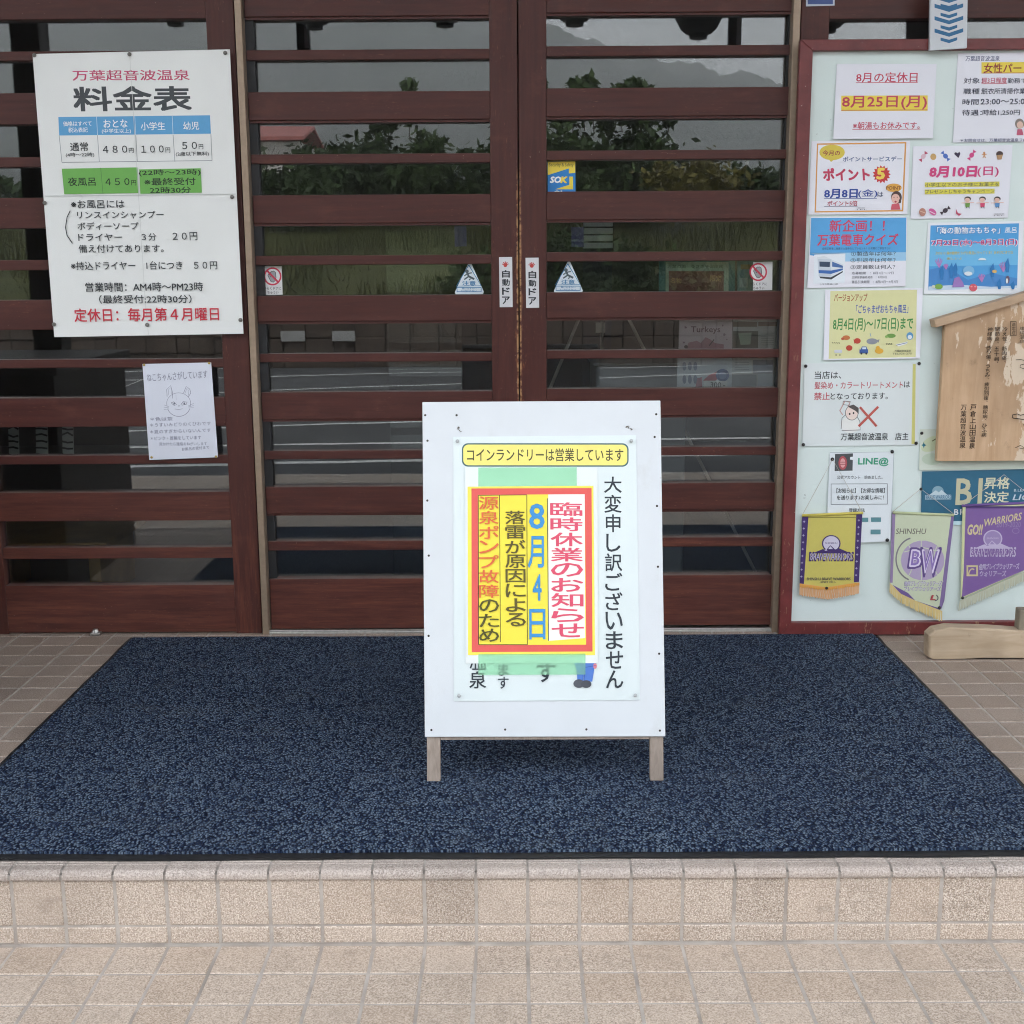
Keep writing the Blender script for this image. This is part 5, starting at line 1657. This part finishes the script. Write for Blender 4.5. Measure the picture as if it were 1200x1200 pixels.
# easel with grey panel
e0 = at_y(705, 470, .75)
er2 = empty('display_easel', (e0.x, .75, 0), 'pale tripod easel holding a small white card behind the right door glass', 'easel')
for (ua, va, ub, vb, yb) in ((684, 360, 655, 430, .75), (730, 360, 765, 430, .75), (706, 360, 706, 430, 1.0)):
    a, b = at_y(ua, va, .75), at_y(ub, vb, .75)
    d = (b - a); t_ = (a.z - .0) / (a.z - b.z)
    b = a + d * t_; b.y = yb if yb > .9 else .75
    MB().tube([a, b], .006, 8).build('leg', simple('pale_easel_wood', (.55, .5, .42), .6, 0, 20, .2), er2)
a0, a1 = at_y(698, 378, .74), at_y(709, 390, .74)
MB().box(a0.x, a1.x, .735, .742, a1.z, a0.z).build('card', paper('d0c4b4', .5), er2)
# counter
c0, c1 = at_y(697, 424, .55), at_y(796, 424, .55)
cr = empty('reception_cabinet', ((c0.x + c1.x) / 2, .6, 0), 'plain grey cabinet standing inside behind the right door glass', 'cabinet')
MB().box(c0.x, c1.x + .02, .50, .85, 0.0, c0.z - .012, bev=.004).build('carcass', simple('grey_laminate', (.26, .27, .30), .5, 0, 6, .12), cr)
MB().box(c0.x - .01, c1.x + .03, .49, .86, c0.z - .0115, c0.z, bev=.003).build('top', simple('pale_grey_laminate', (.34, .35, .37), .5, 0, 6, .1), cr)
# louvred white cabinet seen higher
l0, l1 = at_y(684, 258, 1.2), at_y(718, 292, 1.2)
lr2 = empty('white_louvre_rack', ((l0.x + l1.x) / 2, 1.25, l1.z), 'white slatted rack hanging inside behind the right door glass', 'rack')
mb = MB()
for k in range(4):
    z0 = l1.z + (l0.z - l1.z) * k / 4
    mb.box(l0.x, l1.x, 1.2, 1.23, z0 + .004, z0 + (l0.z - l1.z) / 4 - .003, bev=.001)
mb.build('slats', simple('white_enamel', (.7, .7, .7), .4, 0, 8, .08), lr2)
MB().box(l0.x, l1.x, 1.232, 1.245, -.001, l0.z + .02).build('back_board', simple('dark_back', (.02, .02, .03), .7, 0, 8, .1), lr2)
# added inner pane: its extra reflection brightens part of the left door
g0, g1 = at_y(453.5, 350, .30).x, at_y(541, 350, .30).x
MB().box(g0, g1, .30, .306, 0.001, at_y(490, 250, .30).z).build('added_glass_screen', GLASS, label='added frameless glass screen behind the left sliding door, for its extra reflection', cat='glass screen', origin=((g0 + g1) / 2, .303, 0))
# bench and hanging cloths inside the left window
b0, b1 = at_y(20, 660, .35), at_y(130, 660, .35)
br_ = empty('wooden_bench', ((b0.x + b1.x) / 2, .45, 0), 'low yellowish wooden bench inside behind the left lattice window', 'bench')
YW = simple('yellow_pine', (.45, .27, .09), .5, 0, 8, .25)
MB().box(b0.x - .2, b1.x, .32, .78, .20, .225, bev=.004).build('seat', YW, br_)
for x in (b0.x - .15, b1.x - .08):
    MB().box(x, x + .04, .36, .74, 0.0, .199).build('leg', YW, br_)
for i, (ua, ub) in enumerate(((10, 22), (42, 56), (73, 86))):
    a, b = at_y(ua, 500, .30), at_y(ub, 536, .30)
    S = isheet('striped_towel', ['white towel with broken black stripes hanging behind the left window, leftmost', 'white towel with broken black stripes hanging behind the left window, middle one', 'white towel with broken black stripes hanging behind the left window, nearest the drawing'][i], 'towel', [(ua, 498), (ub, 498), (ub + 1, 538), (ua + 1, 538)], .30, paper('c9c9c6', .8), group='towels behind the left window')
    for k in range(5):
        v = 502 + k * 7.5; d = random.uniform(-3, 3)
        S.line([(ua, v), ((ua + ub) / 2, v + d), (ub, v + 1)], 2.2, '1c1a1a', 'stripes')
    S.done()
    MB()

# ------------------------------------------------------------------ across the entrance: seen mirrored in the panes
LAN = simple('dark_lantern_paper', (0.055, 0.060, 0.070), .6, 0, 30, .2)
LANB = simple('black_lacquer', (0.012, 0.012, 0.014), .4, 0, 30, .2)
LD = 1.45
def lantern(u, v, k, lab):
    p = behind_y(u, v, LD)
    r = empty('paper_lantern', p, lab, 'lantern', 'lanterns under the eave')
    R0 = .105 * k
    prof = [(.036 * k, .02)]
    for i in range(13):
        t_ = i / 12
        rr = .036 * k + (R0 - .036 * k) * math.sin(math.pi * (t_ * .94 + .03)) ** .6
        prof.append((rr + (.003 if i % 2 else 0), .02 + t_ * .24 * k))
    MB().lathe(prof, p, 24).build('shade', LAN, r, smooth=True)
    MB().lathe([(.0, 0), (.036 * k, 0), (.038 * k, .022), (.036 * k, .034)], p, 20).build('bottom_ring', LANB, r)
    zt = .02 + .24 * k
    MB().lathe([(.040 * k, zt - .004), (.040 * k, zt + .02), (.0, zt + .022)], p, 20).build('top_ring', LANB, r)
    MB().tube([p + Vector((0, 0, zt + .02)), Vector((p.x, p.y, 3.3))], .002, 6).build('cord', LANB, r)
    MB().tube([p + Vector((.006 * math.cos(w), 0, -.007 + .006 * math.sin(w))) for w in [q_ * .7 for q_ in range(10)]], .0012, 6).build('ring_hook', LANB, r)
for i, (u, v, k) in enumerate(((203, 28, .9), (366, 31, .95), (520, 28, 1.0), (674, 27, 1.0), (821, 42, 1.0), (972, 36, 1.0))):
    lantern(u, v, k, 'dark paper lantern hung from the eave, ' + ['first from the left end', 'second from the left end', 'third from the left end', 'third from the right end', 'hung lowest, second from the right end', 'last at the right end'][i])
for u0, u1, lab in ((345, 361, 'narrow dark hanging sign board under the eave, left one'), (856, 871, 'narrow dark hanging sign board under the eave, right one')):
    p0, p1 = behind_y(u0, 60, 1.7), behind_y(u1, 64, 1.7)
    r = empty('hanging_sign', ((p0.x + p1.x) / 2, -1.7, p0.z), lab, 'hanging sign', 'sign boards hanging from the eave')
    MB().box(p0.x, p1.x, -1.73, -1.69, p0.z, 3.3, bev=.006).build('board', LANB, r)
    MB().box(p1.x - .022, p1.x - .004, -1.6885, -1.686, p0.z + .02, 2.45).build('pale_strip', simple('pale_strip', (.5, .5, .52), .5, 0, 10, .1), r)

# dark shelf and side wall at the left end of the step
sh = empty('porch_shelf', (-2.1, -0.85, 0), 'dark timber shelf at the left end of the entrance step', 'shelf')
DT = simple('dark_stained_timber', (.022, .016, .013), .6, 0, 10, .3)
MB().box(-2.45, -1.60, -1.25, -.45, 0.002, .06, bev=.003).build('base', DT, sh)
MB().box(-1.66, -1.60, -1.25, -.45, .061, .78, bev=.003).build('side_panel', DT, sh)
MB().box(-2.45, -2.40, -1.25, -.45, .061, .78, bev=.003).build('side_panel', DT, sh)
MB().box(-2.47, -1.58, -1.27, -.43, .781, .82, bev=.003).build('top', DT, sh)
MB().box(-2.399, -1.661, -1.2, -.5, .40, .43).build('shelf_board', DT, sh)
MB().box(-2.399, -1.661, -.5, -.46, .061, .78).build('back_panel', DT, sh)
for k, (x, lab) in enumerate(((-1.98, 'dark timber porch post at the outer left of the step'), (2.75, 'dark timber porch post at the outer right of the step'))):
    MB().box(x - .06, x + .06, -1.56, -1.44, 0.001, 3.22, bev=.006).build('porch_post', DT, label=lab, cat='post', group='porch posts', origin=(x, -1.5, 0))

# retaining wall and grass bank beyond the car park
def foliage(name, a, b_, sc=3.0):
    m, t, b = mat(name)
    g = t.nodes.new('ShaderNodeNewGeometry')
    n = noise(t, pos(t), sc, 4)
    col = mixc(t, ramp(t, n, [(0.35, 0.0), (0.7, 1.0)]), a, b_)
    col = mixc(t, ramp(t, g.outputs['Random Per Island'], [(0.0, 0.0), (1.0, .55)]), col, tuple(x * 1.6 for x in b_))
    t.links.new(col, b.inputs['Base Color'])
    b.inputs['Roughness'].default_value = .6
    b.inputs['Specular IOR Level'].default_value = .3
    return m
WY = -13.2
wm_ = simple('brown_stone_wall', (.075, .055, .042), .9, 0, 6, .4, .6, bscale=9)
rw_ = MB()
random.seed(3)
x = -26.0
while x < 26:
    w = random.uniform(.16, .42)
    for z0, z1 in ((GZ, GZ + .20), (GZ + .20, GZ + .41), (GZ + .41, GZ + .62)):
        rw_.box(x, x + w - .006, WY - .35 + random.uniform(-.03, .03), WY + random.uniform(-.03, .03), z0 + random.uniform(-.02, .0), z1 - random.uniform(0, .02), bev=.02)
    x += w
rw_.build('retaining_wall', wm_, label='low brown stone retaining wall across the parking lot', cat='wall', origin=(0, WY, GZ))
bank = MB()
GR = foliage('bank_grass', (.024, .036, .011), (.085, .088, .030), 1.9)
nx_, ny_ = 80, 16
vs, fs = [], []
for j in range(ny_ + 1):
    for i in range(nx_ + 1):
        X = -40 + 80 * i / nx_
        yy = WY - .3 - 16 * (j / ny_) ** 1.3
        zz = .40 + 1.75 * min(1, (j / ny_) * 2.1) ** .8 + .22 * math.sin(X * .7 + j) * (j > 0) * .4
        vs.append((X, yy, zz))
for j in range(ny_):
    for i in range(nx_):
        a = j * (nx_ + 1) + i
        fs.append((a, a + 1, a + nx_ + 2, a + nx_ + 1))
bank.add(vs, fs)
bank.build('grass_bank', GR, kind='structure', smooth=True)
gb = MB()
for k in range(26000):
    X = random.uniform(-16, 14); f = random.random() ** 1.2
    yy = WY - .35 - 9 * f
    j = ((WY - .3 - yy) / 16) ** (1 / 1.3)
    zz = .40 + 1.75 * min(1, j * 2.1) ** .8
    h = random.uniform(.10, .34) * (1.0 + .8 * math.sin(X * 1.3 + yy * 2.1)); a = random.uniform(0, 6.28); w = random.uniform(.01, .025)
    dx, dy = math.cos(a) * w, math.sin(a) * w
    lx, ly = random.uniform(-.15, .15), random.uniform(-.1, .15)
    gb.add([(X - dx, yy - dy, zz - .08), (X + dx, yy + dy, zz - .08), (X + lx, yy + ly, zz + h)], [(0, 1, 2)])
gb.build('tall_grass', GR, kind='stuff', fixn=False)
# number plates and wheel stops on the wall foot
for i, (u, lab) in enumerate(((342, 'small white bay number plate on the stone wall, left one'), (402, 'small white bay number plate on the stone wall, right one'))):
    p = behind_y(u, 394, -WY - .05)
    MB().box(p.x - .16, p.x + .16, WY + .04, WY + .055, p.z - .07, p.z + .07, bev=.004).build('bay_plate', simple('plate_white', (.35, .35, .34), .5, 0, 10, .1), label=lab, cat='plate', group='bay plates on the wall', origin=p)
pp = behind_y(876, 200, 20.4)
MB().tube([(pp.x, -20.4, 1.9), (pp.x, -20.4, pp.z + .20)], .04, 8).build('marker_post', simple('white_post', (.75, .75, .73), .5, 0, 10, .1), label='thin white marker post standing on the grass bank', cat='post', origin=(pp.x, -20.4, 1.9))

def tree(name, base, height, spread, nleaf, m, lab, group, bare=.3, leaf=.09, seed=0, sprigs=0):
    rnd = random.Random(seed)
    base = Vector(base)
    r = empty(name, base, lab, 'tree' if 'tree' in name else 'shrub', group)
    tr = MB()
    top_ = base + Vector((rnd.uniform(-.1, .1), rnd.uniform(-.1, .1), height * .75))
    tr.tube([base, base.lerp(top_, .4) + Vector((rnd.uniform(-.06, .06), 0, 0)), top_], [.035 * height * .5, .026 * height * .5, .008], 7)
    tips = []
    for k in range(18):
        t_ = rnd.uniform(bare, .95)
        s_ = base.lerp(top_, t_)
        a = rnd.uniform(0, 6.28)
        ln = spread * rnd.uniform(.35, 1.0) * (1.15 - abs(t_ - .5))
        e = s_ + Vector((math.cos(a) * ln, math.sin(a) * ln, rnd.uniform(.05, .45) * height * .4))
        tr.tube([s_, s_.lerp(e, .5) + Vector((0, 0, .05 * height)), e], [.011 * height * .5, .007 * height * .5, .003], 5)
        tips += [(e, .30), (s_.lerp(e, .6), .24), (s_.lerp(e, .3), .2)]
    for k in range(sprigs):
        a = rnd.uniform(0, 6.28)
        s_ = top_ + Vector((math.cos(a) * spread * rnd.uniform(.1, .8), math.sin(a) * spread * .3, height * .10))
        e = s_ + Vector((rnd.uniform(-.1, .1), 0, height * rnd.uniform(.24, .50)))
        tr.tube([s_, e], [.008, .003], 5)
        for q_ in range(5):
            tips.append((s_.lerp(e, .35 + q_ * .16), .055))
    tr.build('trunk', simple('bark', (.07, .055, .042), .9, 0, 12, .3), r)
    cr_ = MB()
    for k in range(nleaf):
        c, rad = rnd.choice(tips)
        rad = rad * spread if rad > .1 else rad * 2
        d = Vector((rnd.gauss(0, 1), rnd.gauss(0, 1), rnd.gauss(0, .8))) * rad * .55
        p = c + d
        n_ = Vector((rnd.gauss(0, 1), rnd.gauss(0, 1), rnd.gauss(.6, .8))).normalized()
        a = n_.orthogonal().normalized(); b = n_.cross(a)
        w = rnd.uniform(0, 6.28)
        a, b = a * math.cos(w) + b * math.sin(w), b * math.cos(w) - a * math.sin(w)
        l_ = leaf * rnd.uniform(.6, 1.3)
        cr_.add([p - a * l_, p + b * l_ * .45, p + a * l_, p - b * l_ * .45], [(0, 1, 2, 3)])
    cr_.build('crown', m, r, fixn=False)
F1 = foliage('leaf_dark', (.014, .028, .010), (.040, .068, .020))
F2 = foliage('leaf_mid', (.024, .044, .014), (.062, .098, .030))
F3 = foliage('leaf_olive', (.070, .066, .014), (.14, .120, .028))
def tree_at(u, v_top, dist, spread, n, m, lab, name='broadleaf_tree', **kw):
    p = behind_y(u, v_top, dist)
    z0 = 1.85
    tree(name, (p.x, -dist, z0), max(.6, p.z - z0), spread, n, m, lab, 'trees along the grass bank', **kw)
TG = [(330, 172, 17.6, .75, 3200, F1, 'round dark green shrub on the bank, leftmost near the red roofed house', 11, 0),
      (382, 150, 18.3, .80, 3200, F1, 'feathery dark green tree on the bank, left of the tall twin', 12, 0),
      (430, 143, 18.6, .62, 2800, F1, 'feathery dark green tree with a pointed top on the left of the bank', 13, 2),
      (500, 141, 17.8, .55, 2600, F2, 'slender mid green tree on the bank, left of the middle', 14, 1),
      (548, 152, 18.0, .62, 2600, F1, 'low dark tree on the bank just left of the middle', 15, 1),
      (620, 140, 18.6, .8, 3200, F2, 'broad mid green tree in the middle of the bank', 16, 0),
      (685, 138, 17.4, 1.0, 5200, F2, 'largest bushy tree on the bank with long upright shoots', 17, 9),
      (752, 137, 17.9, .85, 4200, F1, 'dark bushy tree on the bank right of the largest one', 18, 5),
      (815, 158, 17.0, .62, 3000, F3, 'yellowish olive shrub on the bank at the right', 19, 0),
      (250, 165, 18.0, .8, 2600, F2, 'mid green tree on the bank behind the price board side', 20, 0),
      (902, 192, 18.2, .7, 2400, F1, 'low dark shrub at the right end of the bank', 21, 0),
      (985, 180, 18.4, .9, 2600, F2, 'mid green tree far right on the bank', 22, 0)]
for (u, v, d, sp, n, m_, lab, sd_, spr) in TG:
    tree_at(u, v, d, sp * 1.25, n, m_, lab, seed=sd_, sprigs=spr, bare=.08, leaf=.085)
for (u, v, d, sp, n, m_, lab, sd_) in (
        (655, 272, 13.95, .75, 2600, F1, 'low dark shrub on the grass bank, near the middle', 31),
        (735, 268, 14.0, .80, 2600, F1, 'low dark shrub on the grass bank, below the largest tree', 32),
        (800, 292, 13.9, .5, 1800, F2, 'small mid green shrub on the grass slope at the right', 33),
        (560, 285, 13.95, .5, 1800, F2, 'small mid green shrub on the grass slope left of the middle', 34)):
    p = behind_y(u, v, d)
    tree('low_shrub', (p.x, -d, .58), max(.5, p.z - .58), sp, n, m_, lab, 'shrubs on the grass slope', seed=sd_, bare=.05, leaf=.07)
hedge = MB()
rnd = random.Random(5)
for k in range(30000):
    X = rnd.uniform(-20, 18)
    p = Vector((X, -19.5 + rnd.gauss(0, .35), 1.7 + rnd.random() ** .8 * (1.0 + .25 * math.sin(X * 1.7) + .2 * math.sin(X * .6 + 2))))
    n_ = Vector((rnd.gauss(0, 1), rnd.gauss(0, 1), rnd.gauss(.6, .8))).normalized()
    a = n_.orthogonal().normalized(); b = n_.cross(a)
    l_ = rnd.uniform(.06, .12)
    hedge.add([p - a * l_, p + b * l_ * .5, p + a * l_, p - b * l_ * .5], [(0, 1, 2, 3)])
hedge.build('hedgerow_thicket', F1, kind='stuff', fixn=False)

# red roofed house across the road
hp = behind_y(312, 182, 34)
hr = empty('red_roofed_house', (hp.x, -36, 1.5), 'white walled house with a red roof behind the shrubs', 'house')
hz0, hz1, hz2 = 1.5, behind_y(312, 165, 34).z, behind_y(312, 144, 34).z
hw = .95
MB().box(hp.x - hw, hp.x + hw, -37.5, -34, hz0, hz1).build('wall', simple('white_render', (.6, .57, .53), .8, 0, 3, .1), hr)
m = MB()
for y0, y1, za, zb in ((-33.6, -35.7, hz1, hz2), (-37.9, -35.71, hz1, hz2)):
    m.add([(hp.x - hw - .2, y0, za), (hp.x + hw + .2, y0, za), (hp.x + hw + .2, y1, zb), (hp.x - hw - .2, y1, zb), (hp.x - hw - .2, y0, za + .1), (hp.x + hw + .2, y0, za + .1), (hp.x + hw + .2, y1, zb + .1), (hp.x - hw - .2, y1, zb + .1)],
          [(0, 1, 2, 3), (4, 5, 6, 7), (0, 1, 5, 4), (0, 3, 7, 4), (1, 2, 6, 5)])
m.build('roof', simple('red_roof', (.40, .13, .11), .6, 0, 3, .15), hr)
MB().box(hp.x - .6, hp.x - .1, -34.0, -33.96, hz0 + .9, hz0 + 1.7).build('window', simple('dark_pane', (.03, .035, .04), .2, 0, 3, .1), hr)

# wooded mountains beyond
def mountain_mat():
    m, t, b = mat('wooded_slopes')
    n = noise(t, pos(t), .05, 7, .65)
    n2 = noise(t, pos(t), .30, 4, .6)
    col = mixc(t, ramp(t, n, [(0.35, 0.0), (0.7, 1.0)]), (.030, .048, .026), (.065, .088, .045))
    col = mixc(t, ramp(t, n2, [(0.4, 0.0), (0.7, .6)]), col, (.020, .034, .018))
    t.links.new(col, b.inputs['Base Color'])
    b.inputs['Roughness'].default_value = .9
    b.inputs['Specular IOR Level'].default_value = .1
    bump(t, b, n2, 1.0, 6.0)
    return m
def ridge_v(u):                 # skyline height above the horizon, read off the panes
    pts = [(-2500, .10), (-600, .16), (0, .225), (300, .215), (520, .20), (653, .182), (728, .152), (800, .148), (840, .143), (920, .133), (1000, .118), (1300, .10), (1800, .13), (2600, .09), (4000, .07)]
    for (a, x), (b, y) in zip(pts, pts[1:]):
        if a <= u <= b:
            f = (u - a) / (b - a)
            return x + (y - x) * f
    return .08
mt = MB()
vs, fs = [], []
NA, NR = 900, 60
rnd = random.Random(9)
from mathutils import noise as MN
for j in range(NR + 1):
    rr = 260 + 1150 * (j / NR)
    for i in range(NA + 1):
        u = -1300 + 3800 * i / NA
        t_ = (u - 606) / F_PX
        dist = 900.0
        X, Y = t_ * rr, -rr
        f = j / NR
        hgt = ridge_v(u) * 950.0
        rise = max(0.0, min(1.0, (rr - 320) / (950 - 320)))
        z = 1 + hgt * (rise ** 1.15) - (max(0, rr - 950) * .25)
        z += 22 * (MN.noise(Vector((X * .006, Y * .006, 0))) + .5 * MN.noise(Vector((X * .02, Y * .02, 4))) + .22 * MN.noise(Vector((X * .07, Y * .07, 2)))) * min(1, rise * 2) * min(1, f * 4)
        z += 4.0 * abs(MN.noise(Vector((X * .11, Y * .11, 7)))) * min(1, f * 6) + 2.2 * abs(MN.noise(Vector((X * .3, Y * .3, 3)))) * min(1, f * 6)
        vs.append((X, Y, z))
for j in range(NR):
    for i in range(NA):
        a = j * (NA + 1) + i
        fs.append((a, a + 1, a + NA + 2, a + NA + 1))
mt.add(vs, fs)
mt.build('mountain_terrain', mountain_mat(), kind='structure', smooth=True)
# the air between: far slopes fade to grey
hz = MB().box(-2600, 3600, -1450, 60, -1.3, 330)
hm = bpy.data.materials.new('haze')
hm.use_nodes = True
t = hm.node_tree
t.nodes.clear()
ho = t.nodes.new('ShaderNodeOutputMaterial')
pv_ = t.nodes.new('ShaderNodeVolumePrincipled')
pv_.inputs['Color'].default_value = (.97, .98, .99, 1)
pv_.inputs['Density'].default_value = 0.0013
pv_.inputs['Anisotropy'].default_value = 0.0
t.links.new(pv_.outputs['Volume'], ho.inputs['Volume'])
hz.build('haze', hm, kind='stuff')
